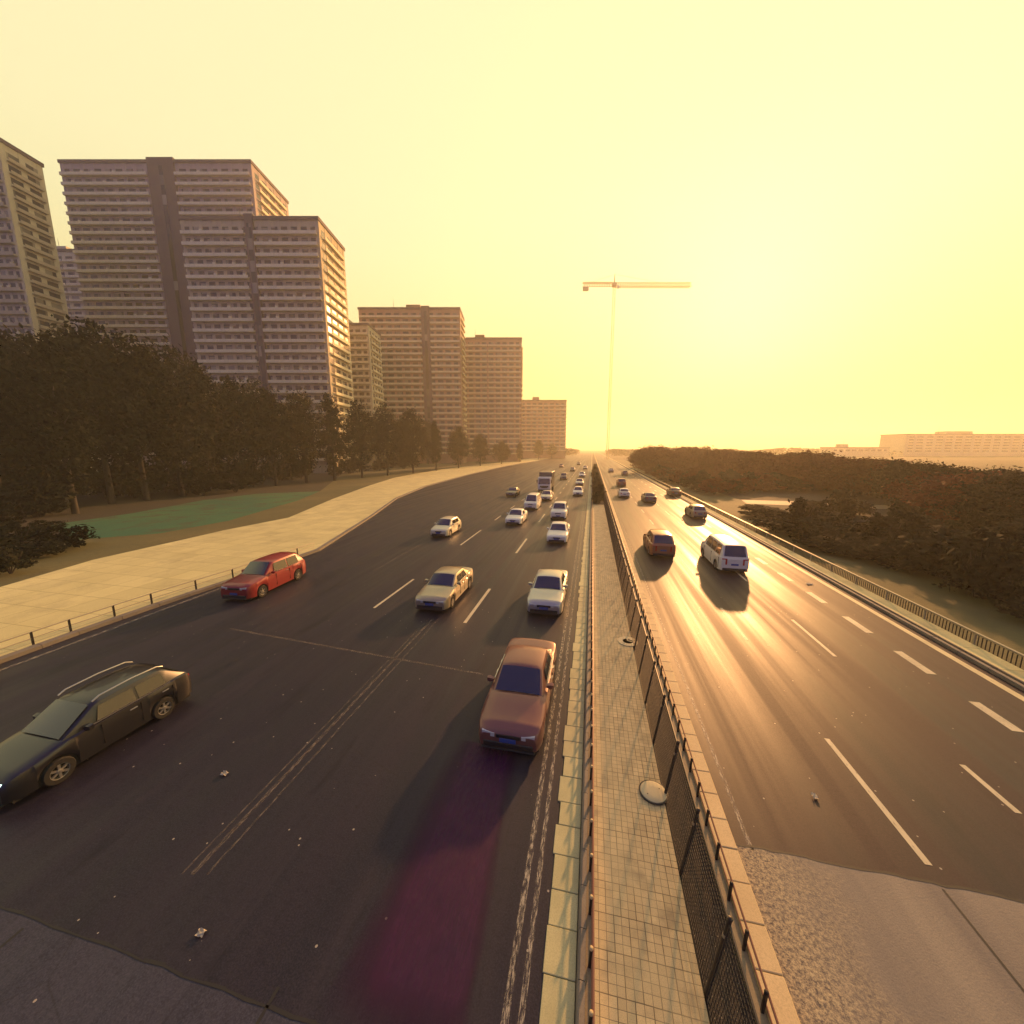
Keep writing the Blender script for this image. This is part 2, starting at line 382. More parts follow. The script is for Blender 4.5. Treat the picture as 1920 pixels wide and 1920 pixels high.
for k, wd in ((-.865, .05), (-.90, .10), (-.925, .04)): dash(b, k, yof(k, 1640), yof(k, 1160), wd)  # light trails of passing cars, painted as pale lines on the asphalt
dash(b, -1.75, yof(-1.75, 1070), yof(-1.75, 1008), .1)
struct(b.build('painted_light_trail', 'paint_faint', road_l))
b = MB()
ya, yb = yof(-.33, 1960), yof(-.33, 1395); b.quad((-.46 * H, ya, .0095), (-.165 * H, ya, .0095), (-.205 * H, yb, .0095), (-.44 * H, yb, .0095))  # maroon colour added on the lane in place of a passing bus's blur
tl = b.build('bus_streak_tint', 'streak_maroon', road_l); ul = tl.data.uv_layers.new(name='uv')
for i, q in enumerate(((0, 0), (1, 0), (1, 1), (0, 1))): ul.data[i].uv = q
struct(tl, 'maroon streak of a passing bus, coloured onto the lane at the bottom of the left carriageway')
b = MB()
dashes(.836, [(1622, 1385), (1200, 1140), (1088, 1042)], .13, (2.8, 4.8))
dashes(1.195, [(1900, 1660), (1525, 1434), (1231, 1162), (1090, 1052)], .13, (2.8, 4.8))
dashes(1.53, [(1372, 1316), (1264, 1221), (1187, 1156), (1131, 1110), (1090, 1074), (1058, 1046)], .30, (2.5, 4.4))
struct(b.build('lane_marking', 'paint_dash', road_r))
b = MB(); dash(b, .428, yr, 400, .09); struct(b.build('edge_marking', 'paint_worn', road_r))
b = MB(); dash(b, 1.745, YN, 500, .26); struct(b.build('edge_marking', 'paint_edge', road_r))
# right side: gutter kerb, pavement, grass verge, far service road
b = MB()
y = YN
while y < 320:
    l_ = 1.2; b.box(XE + .005, XE + .16, y, y + l_ - .012, -.05, .13, ch=.015); b.box(XE + .26, XE + .33, y, y + l_ - .012, -.05, .15, ch=.012); y += l_
b.box(XE, XE + .33, 320, YFAR, -.05, .13)
struct(b.build('kerb', 'kerb_face_stone'), 'narrow double kerb along the right edge of the road')
struct(strip(XE + .16, XE + .26, YN, 320, .02, 'drain_channel', 'soil'))
b = MB(); b.box(XE + .335, XE + 1.12, YN, YFAR, -.05, .12)
struct(b.build('pavement', 'pale_concrete'), 'bright pale pavement beside the right carriageway')
struct(flat([(1390, 937), (1520, 941), (1760, 952), (1760, 958), (1520, 949), (1400, 944)], -.018, 'service_road', 'rough_edge'))
struct(strip(XE + 1.12, XE + 9, YN, 300, -.02, 'verge', 'dry_grass'), 'olive grass verge behind the roadside railing')
# left side: pavement and lawn
outer = [(-16, 1112), (0, 1104), (175, 1052), (333, 1016), (420, 996), (541, 972), (625, 936), (690, 912), (740, 896), (830, 880), (930, 868), (1020, 857)]
b = MB(); po = [gp(x, y, 0) for x, y in outer]; pi = [gp(x, y, 0) for x, y in inner]
pi[0] = Vector((pi[0].x, pi[0].y, 0))
for i in range(len(po) - 1):
    a, c, d, e2 = pi[i], pi[i + 1], po[i + 1], po[i]
    b.quad((a.x - .35, a.y, .10), (c.x - .35, c.y, .10), (d.x, d.y, .10), (e2.x, e2.y, .10))
b.quad((po[0].x, YN, .10), (pi[0].x - .35, YN, .10), (pi[0].x - .35, pi[0].y, .10), (po[0].x, po[0].y, .10))
struct(b.build('pavement', 'pale_concrete'), 'broad bright pavement left of the left carriageway')
b = MB(); lp2 = [Vector((pi[0].x, YN, 0))] + pi
for a, c in zip(lp2[:-1], lp2[1:]):
    n = max(1, int((c - a).length / 1.1)); 
    if n > 80: n = 80
    for i in range(n):
        p, q = a.lerp(c, i / n), a.lerp(c, (i + .985) / n)
        b.loft([[(p.x - .33, p.y, -.02), (p.x, p.y, -.02), (p.x - .01, p.y, .15), (p.x - .33, p.y, .16)], [(q.x - .33, q.y, -.02), (q.x, q.y, -.02), (q.x - .01, q.y, .15), (q.x - .33, q.y, .16)]], 0, True, True)
struct(b.build('kerb', 'kerb_face_stone'), 'stone kerb between the left asphalt and the pale pavement')
struct(flat([(90, 985), (250, 962), (380, 938), (480, 926), (600, 921), (560, 938), (430, 976), (300, 1000), (140, 1012)], -.012, 'lawn', 'lawn_grass'), 'vivid green lawn below the dark left trees')
struct(flat([(-60, 1085), (140, 1012), (300, 1000), (430, 976), (560, 938), (600, 921), (640, 890), (800, 868), (930, 862), (940, 866), (800, 884), (690, 910), (625, 934), (541, 970), (420, 994), (333, 1013), (175, 1050), (-60, 1118)], -.022, 'verge', 'dry_grass'), 'olive grass strip between lawn and pale pavement')
# ------------------------------------------------------------------ median
YM = yof(.13, 948)                         # the paving ends here, shrubs follow
b = MB(); y = YN; random.seed(3)
while y < 260:
    l_ = random.choice((.55, .6, .62, .66, .7)) if y < 40 else 1.3
    off = random.uniform(-.02, .02) - (.05 if random.random() < .25 else 0) if y < 40 else 0
    b.box(XG0 + off, XG1 - .012, y, y + l_ - .012, -.06, .022 + random.uniform(-.004, .004), ch=.008); y += l_
b.box(XG0, XG1 - .012, 260, YFAR, -.06, .022)
struct(b.build('gutter', 'gutter_stone'), 'row of olive grey gutter slabs beside the median')
b = MB(); y = YN
while y < 260:
    l_ = .64 if y < 40 else 1.3
    b.loft([[(XG1 - .01, yy, -.05), (XG1 + .13, yy, -.05), (XG1 + .13, yy, .16), (XG1 + .05, yy, .175), (XG1 + .02, yy, .15)] for yy in (y, y + l_ - .01)], 0, True, True); y += l_
b.box(XG1, XG1 + .13, 260, YFAR, -.05, .16)
struct(b.build('kerb', 'kerb_face_stone'), 'low grey kerb riser between gutter slabs and brick paving')
struct(strip(XG1 + .13, XP0, YN, YM, .09, 'planting_slot', 'rough_edge'))
b = MB(); b.box(XP0, XP1, YN, YM, -.05, .15); struct(b.build('paving', 'paving_brick'), 'yellowish small brick paving along the median')
b = MB(); b.box(XP1 + .002, XK0 - .16, YN, YFAR, -.05, .02); struct(b.build('soil_bed', 'soil'), 'dark soil bed behind the black fence')
b = MB(); b.box(XG1 + .131, XP1, YM + .002, YFAR, -.05, .06); struct(b.build('planting_bed', 'soil'), 'soil bed of the median shrubs')
b = MB(); b.box(XK0 - .158, XK0 - .002, YN, YFAR, -.05, .12); struct(b.build('concrete_edge', 'rough_edge'))
b = MB(); y = YN
while y < 260:
    l_ = .62 if y < 40 else 1.24
    b.box(XK0, XK1 - .002, y, y + l_ - .012, -.06, .19 + random.uniform(-.004, .004), ch=.012); y += l_
b.box(XK0, XK1 - .002, 260, YFAR, -.06, .19)
struct(b.build('kerb', 'kerb_stone'), 'warm coloured stone kerb slabs right of the fence')
# manhole covers
b = MB(); c = gp(1225, 1487, .15)
t1 = thing('manhole_cover', 'pale round manhole cover in a raised ring on the brick paving', 'manhole cover', (c.x, c.y, .15))
b.lathe([(.30, .0), (.32, .012), (.325, .035), (.30, .04), (.292, .034)], 40); b.build('ring', 'manhole_iron', t1, 40)
b = MB(); b.lathe([(.289, .02), (.289, .046), (.28, .052), (.1, .054), (.01, .054)], 40)
b.build('lid', 'manhole_pale', t1, 40)
for a in (0, math.pi):
    b = MB(); b.lathe([(.012, .05), (.014, .058), (.004, .058)], 8, M4=Matrix.Translation((.17 * math.cos(a + .6), .17 * math.sin(a + .6), 0)))
    b.build('keyhole', 'manhole_iron', t1)
c = gp(1177, 1203, .15)
t1 = thing('manhole_cover', 'black iron manhole cover with a pale split mark and pale rim', 'manhole cover', (c.x, c.y, .15))
b = MB(); b.lathe([(.36, .0), (.40, .004), (.40, .022), (.335, .026)], 40); b.build('ring', 'manhole_pale', t1, 40)
b = MB(); b.lathe([(.333, .005), (.333, .024), (.2, .026), (.01, .026)], 36); lid = b.build('lid', 'manhole_iron', t1, 40)
b = MB(); b.box(-.03, .03, -.02, .34, .024, .031); b.box(-.03, .18, -.03, .03, .024, .031); b.box(.08, .3, .1, .16, .024, .031); b.build('badge', 'manhole_pale', lid)
# low railings: short black posts with a pipe ------------------------------------
def low_rail(x, side, label, zb, m_cap):
    t = thing('low_railing', label, 'railing', (x, 0, 0))
    pm = MB(); pm.box(-.022, .022, -.022, .022, 0, .34, ch=.005); pm = pm.mesh('post', 'black_metal')
    cm = MB(); cm.lathe([(.027, 0), (.03, .012), (.03, .035), (.018, .05), (.004, .052)], 10); cm = cm.mesh('cap', m_cap, 40)
    y = .4; n = 0; far = MB()
    while y < 160:
        if n < 98:
            o = link('post', pm, t, (0, y + 3.0, zb)); o.rotation_euler.y = R(3 * side); cp = link('cap', cm, o, (0, 0, .34))
        else: far.box(-.022, .022, y + 2.98, y + 3.02, zb, zb + .38)
        y += .69; n += 1
    o = far.build('post', 'black_metal', t); o['kind'] = 'stuff'; o['label'] = 'remaining far posts of the railing'
    r_ = MB(); rx = .36 * math.sin(R(3 * side))
    r_.tube([(rx + .03 * side, YN, zb + .33), (rx + .03 * side, 160, zb + .33)], .018, 8); r_.build('pipe', 'rail_metal', t, 40)
    r_ = MB(); r_.tube([(rx * .4 + .03 * side, YN, zb + .14), (rx * .4 + .03 * side, 160, zb + .14)], .012, 6); r_.build('pipe', 'rail_metal', t, 40)
    return t
low_rail(XG1 + .19, 1, 'low reddish pipe railing on short posts along the left kerb of the median', .09, 'post_cap')
low_rail(XK0 - .055, 1, 'low reddish pipe railing on short posts between soil bed and warm kerb', .12, 'black_metal')
# tall black mesh fence --------------------------------------------------------
fence = thing('mesh_fence', 'tall black wire mesh fence with dark posts beside the brick paving', 'fence', (XF, 0, .05))
LEAN = R(8); FH = 1.5
pm = MB(); pm.tube([(0, 0, 0), (0, 0, FH)], .030, 10); pm.lathe([(.034, FH), (.036, FH + .02), (.01, FH + .035)], 10); pm.lathe([(.07, -.02), (.07, .012), (.035, .02)], 10); pm = pm.mesh('post', 'black_metal', 40)
cl = MB(); cl.lathe([(.035, 0), (.035, .05)], 10); cl = cl.mesh('clamp', 'steel_galv', 40)
STEP = 1.65
pan = MB()
for i in range(17):
    z = .06 + i * (FH - .14) / 16; pan.box(-.004, .004, .03, STEP - .03, z - .0035, z + .0035)
for i in range(27):
    y = .04 + i * (STEP - .08) / 26; pan.box(-.0032, .0032, y - .003, y + .003, .05, FH - .06)
for z in (.045, FH - .06): pan.box(-.012, .012, .03, STEP - .03, z - .012, z + .012)
for y in (.035, STEP - .035): pan.box(-.012, .012, y - .01, y + .01, .05, FH - .06)
panm = pan.mesh('mesh_panel', 'wire')
y0 = gp(1370, 1889).y - 4 * STEP; n = 0; farp = MB()
while y0 + n * STEP < 190:
    y = y0 + n * STEP
    if n < 70:
        o = link('post', pm, fence, (0, y, 0)); o.rotation_euler.y = LEAN
        if n < 40: link('clamp', cl, o, (0, 0, FH - .32))
        o = link('mesh_panel', panm, fence, (0, y, 0)); o.rotation_euler.y = LEAN
    else:
        Mx = Matrix.Translation((0, y, 0)) @ Matrix.Rotation(LEAN, 4, 'Y')
        farp.box(-.03, .03, -.03, .03, 0, FH, M4=Mx)
        for i in range(17):
            z = .06 + i * (FH - .14) / 16; farp.box(-.004, .004, 0, STEP, z - .004, z + .004, M4=Mx)
        for i in range(14): farp.box(-.003, .003, i * STEP / 14, i * STEP / 14 + .006, .05, FH, M4=Mx)
    n += 1
o = farp.build('mesh_panel', 'wire', fence); o['kind'] = 'stuff'; o['label'] = 'far panels and posts of the fence'
# right roadside railing --------------------------------------------------------
rr = thing('roadside_railing', 'low steel railing with close bars behind the right pavement', 'railing', (XE + 1.15, 0, 0))
bars = MB(); y = YN
while y < 150: bars.box(-.012, .012, y, y + .024, .08, .56); y += .16
bars.box(-.018, .018, YN, 320, .06, .09); bars.build('bar', 'black_metal', rr)
r_ = MB(); r_.box(-.05, .05, YN, 320, .56, .64, ch=.012); r_.build('top_rail', 'steel_galv', rr)
pm = MB(); pm.box(-.035, .035, -.035, .035, -.05, .57, ch=.008); pm = pm.mesh('post', 'steel_galv')
for i in range(60): link('post', pm, rr, (.0, -6 + i * 2.4, 0))
# left roadside railing on the kerb
lr = thing('guard_rail', 'thin dark guard rail along the near edge of the left pavement', 'railing', (0, 0, 0))
g0, g1 = Vector((pi[0].x - .5, YN, .1)), Vector((pi[0].x - .5, pi[0].y, .1))
line = [g0, g1] + [Vector((p.x - .5, p.y, .1)) for p in pi[1:6]]
r_ = MB(); r_.tube([p + Vector((0, 0, .55)) for p in line], .03, 8); r_.build('top_rail', 'steel_galv', lr, 40)
r_ = MB(); r_.tube([p + Vector((0, 0, .28)) for p in line], .022, 8); r_.build('lower_rail', 'steel_galv', lr, 40)
pm = MB(); pm.box(-.03, .03, -.03, .03, 0, .56); pm = pm.mesh('post', 'black_metal')
for a, c in zip(line[:-1], line[1:]):
    n = int((c - a).length / 2.2) + 1
    for i in range(n): link('post', pm, lr, a.lerp(c, i / n))
# ------------------------------------------------------------------ vehicles
CAR = {
 'sedan': dict(L=4.55, W=1.80, top=[(-2.275, .60), (-2.22, .70), (-2.0, .78), (-.95, .94), (1.45, 1.00), (2.05, 1.03), (2.22, .98), (2.275, .82)], ws=(-.98, -.28), rw=(1.02, 1.62), zr=1.44, belt=.95),
 'hatch': dict(L=4.1, W=1.74, top=[(-2.05, .62), (-2.0, .72), (-1.8, .80), (-.95, .97), (1.6, 1.02), (1.95, 1.0), (2.05, .85)], ws=(-1.0, -.3), rw=(1.45, 1.93), zr=1.50, belt=.97),
 'suv': dict(L=4.6, W=1.86, top=[(-2.3, .74), (-2.25, .88), (-2.05, .96), (-1.0, 1.09), (1.9, 1.12), (2.2, 1.10), (2.3, .95)], ws=(-1.02, -.38), rw=(1.72, 2.17), zr=1.72, belt=1.08),
 'van': dict(L=4.8, W=1.84, top=[(-2.4, .78), (-2.34, .96), (-2.15, 1.02), (-1.75, 1.12), (2.1, 1.16), (2.34, 1.14), (2.4, .95)], ws=(-1.78, -1.05), rw=(2.12, 2.32), zr=1.95, belt=1.12),
}
def interp(pts, y):
    if y <= pts[0][0]: return pts[0][1]
    for (a, za), (c, zc) in zip(pts[:-1], pts[1:]):
        if y <= c:
            s = (y - a) / (c - a); s = s * s * (3 - 2 * s) * .4 + s * .6; return za + (zc - za) * s
    return pts[-1][1]
_cache = {}
def car_meshes(kind):
    if kind in _cache: return _cache[kind]
    p = CAR[kind]; Lh, Wh = p['L'] / 2, p['W'] / 2; rad = .33 if kind in ('suv', 'van') else .31
    wy = (-Lh + .88, Lh - .90); arch = rad + .065; D = {'wy': wy, 'rad': rad, 'Wh': Wh}
    ys = set([-Lh, -Lh + .03, -Lh + .08, -Lh + .16, -Lh + .28, Lh, Lh - .03, Lh - .08, Lh - .16, Lh - .28])
    n = 40
    for i in range(n + 1): ys.add(-Lh + 2 * Lh * i / n)
    for c in wy:
        for i in range(13): ys.add(c - arch + 2 * arch * i / 12 + (.001 if i == 0 else -.001 if i == 12 else 0))
        ys.add(c - arch - .002); ys.add(c + arch + .002)
    ys = sorted(ys); rings = []
    for y in ys:
        e = max(0, abs(y) - (Lh - .55)) / .55; e0 = max(0, abs(y) - (Lh - .12)) / .12
        ww = Wh * (1 - .13 * e ** 2.2 - .03 * e0 ** 2)
        zt = interp(p['top'], y); zb = .20 + .05 * e
        for c in wy:
            if abs(y - c) < arch: zb = max(zb, rad + math.sqrt(max(0, arch * arch - (y - c) ** 2)))
        zs = zt - .07
        zl = lambda s: zb + (zs - zb) * s
        side = 0 if abs(y) > Lh - .09 else 1
        half = [(ww * .965, zb), (ww * .985, zl(.25)), (ww, zl(.52)), (ww * .992, zl(.72)), (ww * .975, zl(.9)), (ww * .945, zs + .025), (ww * .87, zt - .015), (ww * .6, zt + .012), (ww * .28, zt + .026)]
        ring = [(x, y, z) for x, z in half] + [(0, y, zt + .03)] + [(-x, y, z) for x, z in reversed(half)]
        rings.append(ring)
    b = MB(); b.loft(rings, 0, False, False, False)
    for rg, flip in ((rings[0], False), (rings[-1], True)):   # end caps
        i0 = len(b.v); b.v += rg
        f = tuple(range(i0, i0 + len(rg))); b.f.append(f if flip else f[::-1]); b.mi.append(0)
    # greenhouse shell in body colour
    (wb, wt), (rt, rb) = p['ws'], p['rw']; zr = p['zr']; zbelt = p['belt']
    xb, xr = Wh * .90, Wh * .70
    def section(y, zlo, xlo, z, x):
        return [(xlo, y, zlo), (x + .035, y, z - .07), (x, y, z - .02), (x * .75, y, z + .02), (x * .35, y, z + .042), (0, y, z + .048), (-x * .35, y, z + .042), (-x * .75, y, z + .02), (-x, y, z - .02), (-x - .035, y, z - .07), (-xlo, y, zlo)]
    secs = []
    zf = interp(p['top'], wb) - .02; zk = interp(p['top'], rb) - .02
    # shear: front ring low at cowl, roof rings, rear ring
    secs.append([(x, wb, zf + .0) for x in (xb * .96, xb * .94, xb * .9, xb * .68, xb * .32, 0, -xb * .32, -xb * .68, -xb * .9, -xb * .94, -xb * .96)])
    for s in (0, .12, .35, .65, .9, 1):
        y = wt + (rt - wt) * s; dz = -.05 * (2 * s - 1) ** 4 - (.02 if s == 1 else 0)
        secs.append(section(y, zbelt - .02, xb, zr - .048 + dz, xr))
    # taper the lower corners to windscreen and rear window feet
    secs[1][0] = (xb * .965, wb + (wt - wb) * .9, zbelt - .02); secs[1][-1] = (-xb * .965, wb + (wt - wb) * .9, zbelt - .02)
    secs.append([(x, rb, zk) for x in (xb * .93, xb * .9, xb * .86, xb * .64, xb * .3, 0, -xb * .3, -xb * .64, -xb * .86, -xb * .9, -xb * .93)])
    b.loft(secs, 0, False, False, False)
    D['body'] = b.mesh('body', PAINTS['white'], 38)
    # underbody
    b = MB(); b.box(-Wh * .9, Wh * .9, -Lh + .12, Lh - .12, .17, .62); D['underbody'] = b.mesh('underbody', 'underbody')
    # glass: panes just outside the shell
    def pane(a, c, d, e, nx, off=.012, inset=(0, 0, 0, 0), bulge=0):
        A, C, D_, E = map(Vector, (a, c, d, e)); nn = (C - A).cross(E - A).normalized()
        m = MB(); gx, gy = nx
        def P(u, v):
            q = A.lerp(C, u).lerp(E.lerp(D_, u), v); return q + nn * (off + bulge * (1 - (2 * u - 1) ** 2))
        for i in range(gx):
            for j in range(gy): m.quad(P(i / gx, j / gy), P((i + 1) / gx, j / gy), P((i + 1) / gx, (j + 1) / gy), P(i / gx, (j + 1) / gy))
        return m
    zw = zr - .05
    m = pane((-xb * .82, wb + .02, zf + .03), (xb * .82, wb + .02, zf + .03), (xr * .92, wt - .015, zw - .035), (-xr * .92, wt - .015, zw - .035), (8, 4), .02, bulge=.045)
    D['windscreen'] = m.mesh('windscreen', 'car_glass', 40)
    m = pane((xb * .78, rb - .02, zk + .03), (-xb * .78, rb - .02, zk + .03), (-xr * .9, rt + .02, zw - .06), (xr * .9, rt + .02, zw - .06), (8, 4), .02, bulge=.04)
    D['rear_window'] = m.mesh('rear_window', 'car_glass', 40)
    zlo, zhi = zbelt + .03, zr - .16
    def xat(z): return xb + (xr + .035 - xb) * (z - zbelt + .02) / (zr - .118 - zbelt + .02)
    def sidepane(y0, y1, y2, y3, s):         # bottom front, bottom rear, top rear, top front
        m = MB()
        if s:
            q = [(s * (xat(zlo) + .012), y0, zlo), (s * (xat(zlo) + .012), y1, zlo), (s * (xat(zhi) + .012), y2, zhi), (s * (xat(zhi) + .012), y3, zhi)]
            m.poly(q if s > 0 else q[::-1])
        return m
    fb = wb + (wt - wb) * .9 + .05
    mid = (wt + rt) / 2 + .02; wins = []
    cuts = [mid] if kind != 'van' else [wt + (rt - wt) * .36, wt + (rt - wt) * .68]
    edges_b = [fb] + [c for k in cuts for c in (k - .035, k + .035)] + [rt - .0 if kind in ('sedan',) else rt - .12]
    edges_t = [wt + .10] + [c for k in cuts for c in (k - .035, k + .035)] + [rt - .14 if kind == 'sedan' else rt - .16]
    for i in range(0, len(edges_b), 2): wins += [sidepane(edges_b[i], edges_b[i + 1], edges_t[i + 1], edges_t[i], s) for s in (1, -1)]
    D['side_window'] = [x.mesh('side_window', 'car_glass') for x in wins]
    # lamps, grille, bumpers, plates
    zt = interp(p['top'], -Lh + .03); hl = zt - .02
    for s in (1, -1):
        m = MB()
        m.loft([[(s * Wh * .40, -Lh - .006, hl - .11), (s * Wh * .40, -Lh - .006, hl - .01), (s * Wh * .78, -Lh + .012, hl + .03), (s * Wh * .78, -Lh + .012, hl - .13)],
                [(s * Wh * .42, -Lh + .12, hl - .10), (s * Wh * .42, -Lh + .12, hl + .055), (s * Wh * .80, -Lh + .12, hl + .045), (s * Wh * .81, -Lh + .12, hl - .12)],
                [(s * Wh * .5, -Lh + .24, hl - .02), (s * Wh * .5, -Lh + .26, hl + .06), (s * Wh * .90, -Lh + .30, hl + .03), (s * Wh * .925, -Lh + .30, hl - .06)]], 0, True, True)
        D['headlight%d' % s] = m.mesh('headlight', 'lamp_clear', 40)
        zt2 = interp(p['top'], Lh - .03); m = MB()
        tall = .22 if kind in ('sedan', 'hatch') else .42
        m.loft([[(s * Wh * .50, Lh + .006, zt2 - tall), (s * Wh * .50, Lh + .006, zt2 - .03), (s * Wh * .81, Lh - .01, zt2 - .02), (s * Wh * .81, Lh - .01, zt2 - tall)],
                [(s * Wh * .6, Lh - .15, zt2 - tall), (s * Wh * .6, Lh - .15, zt2 - .02), (s * Wh * .915, Lh - .17, zt2 - .01), (s * Wh * .94, Lh - .17, zt2 - tall)]], 0, True, True)
        D['taillight%d' % s] = m.mesh('taillight', 'lamp_red', 40)
    m = MB(); m.box(-Wh * .36, Wh * .36, -Lh - .012, -Lh + .05, hl - .13, hl - .015, ch=.01)
    for i in range(4): m.box(-Wh * .34, Wh * .34, -Lh - .022, -Lh, hl - .115 + i * .026, hl - .105 + i * .026)
    D['grille'] = m.mesh('grille', 'black_plastic')
    m = MB(); m.box(-Wh * .74, Wh * .74, -Lh - .03, -Lh + .1, .235, .40, ch=.02); m.box(-Wh * .8, Wh * .8, -Lh - .05, -Lh + .2, .19, .235, ch=.012); D['bumper'] = m.mesh('bumper', 'black_plastic')
    m = MB(); m.box(-Wh * .78, Wh * .78, Lh - .1, Lh + .03, .22, .40, ch=.02); D['rear_bumper'] = m.mesh('bumper', 'black_plastic')
    m = MB(); m.box(-.22, .22, -Lh - .045, -Lh - .028, .42, .54, ch=.006); D['plate'] = m.mesh('licence_plate', 'plate_blue')
    m = MB(); m.box(-.22, .22, Lh + .004, Lh + .016, .58, .70, ch=.004); D['rplate'] = m.mesh('licence_plate', 'plate_blue')
    m = MB(); yw = wb + .42; zz = zbelt + .06
    m.loft([[(x, y, z) for (x, y, z) in ((0, -.04, -.03), (0, .05, -.03), (0, .05, .05), (0, -.04, .04))],
            [(x, y, z) for (x, y, z) in ((.13, -.05, -.06), (.13, .07, -.06), (.13, .07, .09), (.13, -.05, .07))],
            [(x, y, z) for (x, y, z) in ((.21, -.02, -.05), (.21, .07, -.05), (.21, .07, .07), (.21, -.02, .05))]], 0, True, True)
    D['mirror'] = m.mesh('mirror', PAINTS['white'], 40); D['mirror_at'] = (Wh * .90, yw, zz)
    m = MB(); m.box(-.09, .09, 0, 0, 0, 0); hm = MB(); hm.box(-.012, .014, -.09, .09, -.014, .014, ch=.005); D['handle'] = hm.mesh('door_handle', 'rim'); D['handle_at'] = [(Wh * .995, mid - .18, zbelt - .13), (Wh * .995, rt - .22, zbelt - .13)]
    # wheels
    Mx = Matrix.Rotation(R(90), 4, 'Y'); tw = .10
    m = MB(); m.lathe([(rad * .60, -tw), (rad * .92, -tw), (rad, -tw * .6), (rad, tw * .6), (rad * .92, tw), (rad * .60, tw), (rad * .60, -tw)], 28, M4=Mx, caps=False); D['tyre'] = m.mesh('tyre', 'rubber', 35)
    m = MB(); m.lathe([(rad * .61, -tw * .8), (rad * .61, tw * .9), (rad * .55, tw * .85), (rad * .52, tw * .1), (.03, tw * .05)], 28, M4=Mx)
    for i in range(6):
        Q = Mx @ Matrix.Rotation(i * math.pi / 3, 4, 'Z'); m.box(.03, rad * .58, -.026, .026, tw * .5, tw * .86, M4=Q)
    m.lathe([(.055, tw * .4), (.055, tw * .9), (.03, tw * .98)], 12, M4=Mx); D['rim'] = m.mesh('rim', 'rim', 35)
    # chrome side strip / window sill trim
    D['trim'] = []; D['gap'] = []
    for s in (1, -1):
        m = MB(); x0_, x1_ = sorted((s * (xb + .004), s * (xb + .024))); m.box(x0_, x1_, fb - .1, rt - .02, zbelt + .002, zbelt + .022); D['trim'].append(m.mesh('window_trim', 'rim'))
        m = MB()
        for yy in (fb + .02, mid, rt - .02):
            x0_, x1_ = sorted((s * Wh * .97, s * (Wh * 1.0 + .003))); m.box(x0_, x1_, yy, yy + .012, .34, zbelt - .08)
        D['gap'].append(m.mesh('door_gap', 'underbody'))
    _cache[kind] = D; return D
def repaint(o, mm): o.material_slots[0].link = 'OBJECT'; o.material_slots[0].material = mm
def car(name, kind, pcol, label, x, y, rz=0, group=None, lit=False, cat='car', taxi=False):
    D = car_meshes(kind); mm = PAINTS[pcol]
    t = thing(name, label, cat, (x, y, 0), rz, group)
    body = link('body', D['body'], t); repaint(body, mm)
    link('underbody', D['underbody'], t); link('windscreen', D['windscreen'], t); link('rear_window', D['rear_window'], t)
    for wmesh in D['side_window']: link('side_window', wmesh, t)
    for s in (1, -1):
        h = link('headlight', D['headlight%d' % s], t); 
        if lit: repaint(h, M['lamp_lit'])
        link('taillight', D['taillight%d' % s], t)
        mx_, my_, mz_ = D['mirror_at']; o = link('mirror', D['mirror'], t, (s * mx_, my_, mz_)); repaint(o, mm)
        if s < 0: o.scale.x = -1
        for hx, hy, hz in D['handle_at']: link('door_handle', D['handle'], t, (s * hx, hy, hz))
        for wy in D['wy']:
            o = link('wheel', D['tyre'], t, (s * (D['Wh'] - .115), wy, D['rad'])); rm = link('rim', D['rim'], o)
            if s < 0: o.rotation_euler.z = math.pi
    link('grille', D['grille'], t); link('bumper', D['bumper'], t); link('bumper', D['rear_bumper'], t)
    link('licence_plate', D['plate'], t); link('licence_plate', D['rplate'], t); [link('window_trim', q, t) for q in D['trim']]; [link('door_gap', q, t) for q in D['gap']]
    return t
GL, GR = 'cars approaching on the left carriageway', 'cars driving away on the right carriageway'
def approach(name, kind, col, label, px, py, **k):     # front foot of the car seen at this pixel
    g = gp(px, py); return car(name, kind, col, label, g.x, g.y + CAR[kind]['L'] / 2, k.pop('rz', 0), GL, **k)
def away(name, kind, col, label, px, py, **k):
    g = gp(px, py); return car(name, kind, col, label, g.x, g.y + CAR[kind]['L'] / 2, math.pi + k.pop('rz', 0), GR, **k)
approach('sedan', 'sedan', 'rose', 'dusky rose sedan nearest the median, at the end of the maroon strip', 952, 1418)
approach('sedan', 'sedan', 'silver', 'silver sedan beside the gutter slabs, next behind the dusky rose sedan', 1019, 1158)
approach('sedan', 'sedan', 'tan', 'beige sedan in the second lane, level with the silver sedan by the gutter', 806, 1150)
approach('hatchback', 'hatch', 'cream', 'cream hatchback in the third lane, beyond the beige sedan', 822, 1009)
approach('sedan', 'sedan', 'white', 'white sedan alone in front of the white van, second lane', 961, 986)
approach('sedan', 'sedan', 'white', 'white sedan in the lane beside the median, right behind the silver sedan', 1043, 1021)
approach('suv', 'suv', 'white', 'white SUV close behind the white sedan beside the median', 1046, 975, cat='car')
approach('minivan', 'van', 'white', 'white van with dark windscreen in front of the grey box truck', 994, 957, cat='van')
approach('sedan', 'sedan', 'cream', 'cream sedan squeezed between the white van and the grey box truck', 1022, 940)
approach('sedan', 'sedan', 'dark', 'dark sedan in the outer lane left of the grey box truck', 957, 932)
approach('hatchback', 'hatch', 'white', 'white hatchback far ahead beside the median, behind the white SUV', 1083, 931)
approach('sedan', 'sedan', 'silver', 'small silver sedan far off beside the median behind the white hatchback', 1086, 911)
approach('suv', 'suv', 'grey', 'tiny dark grey SUV far off in the second lane behind the box truck', 1056, 900, cat='car')
approach('sedan', 'sedan', 'white', 'tiny white sedan far off beside the median near the shrubs', 1091, 895)
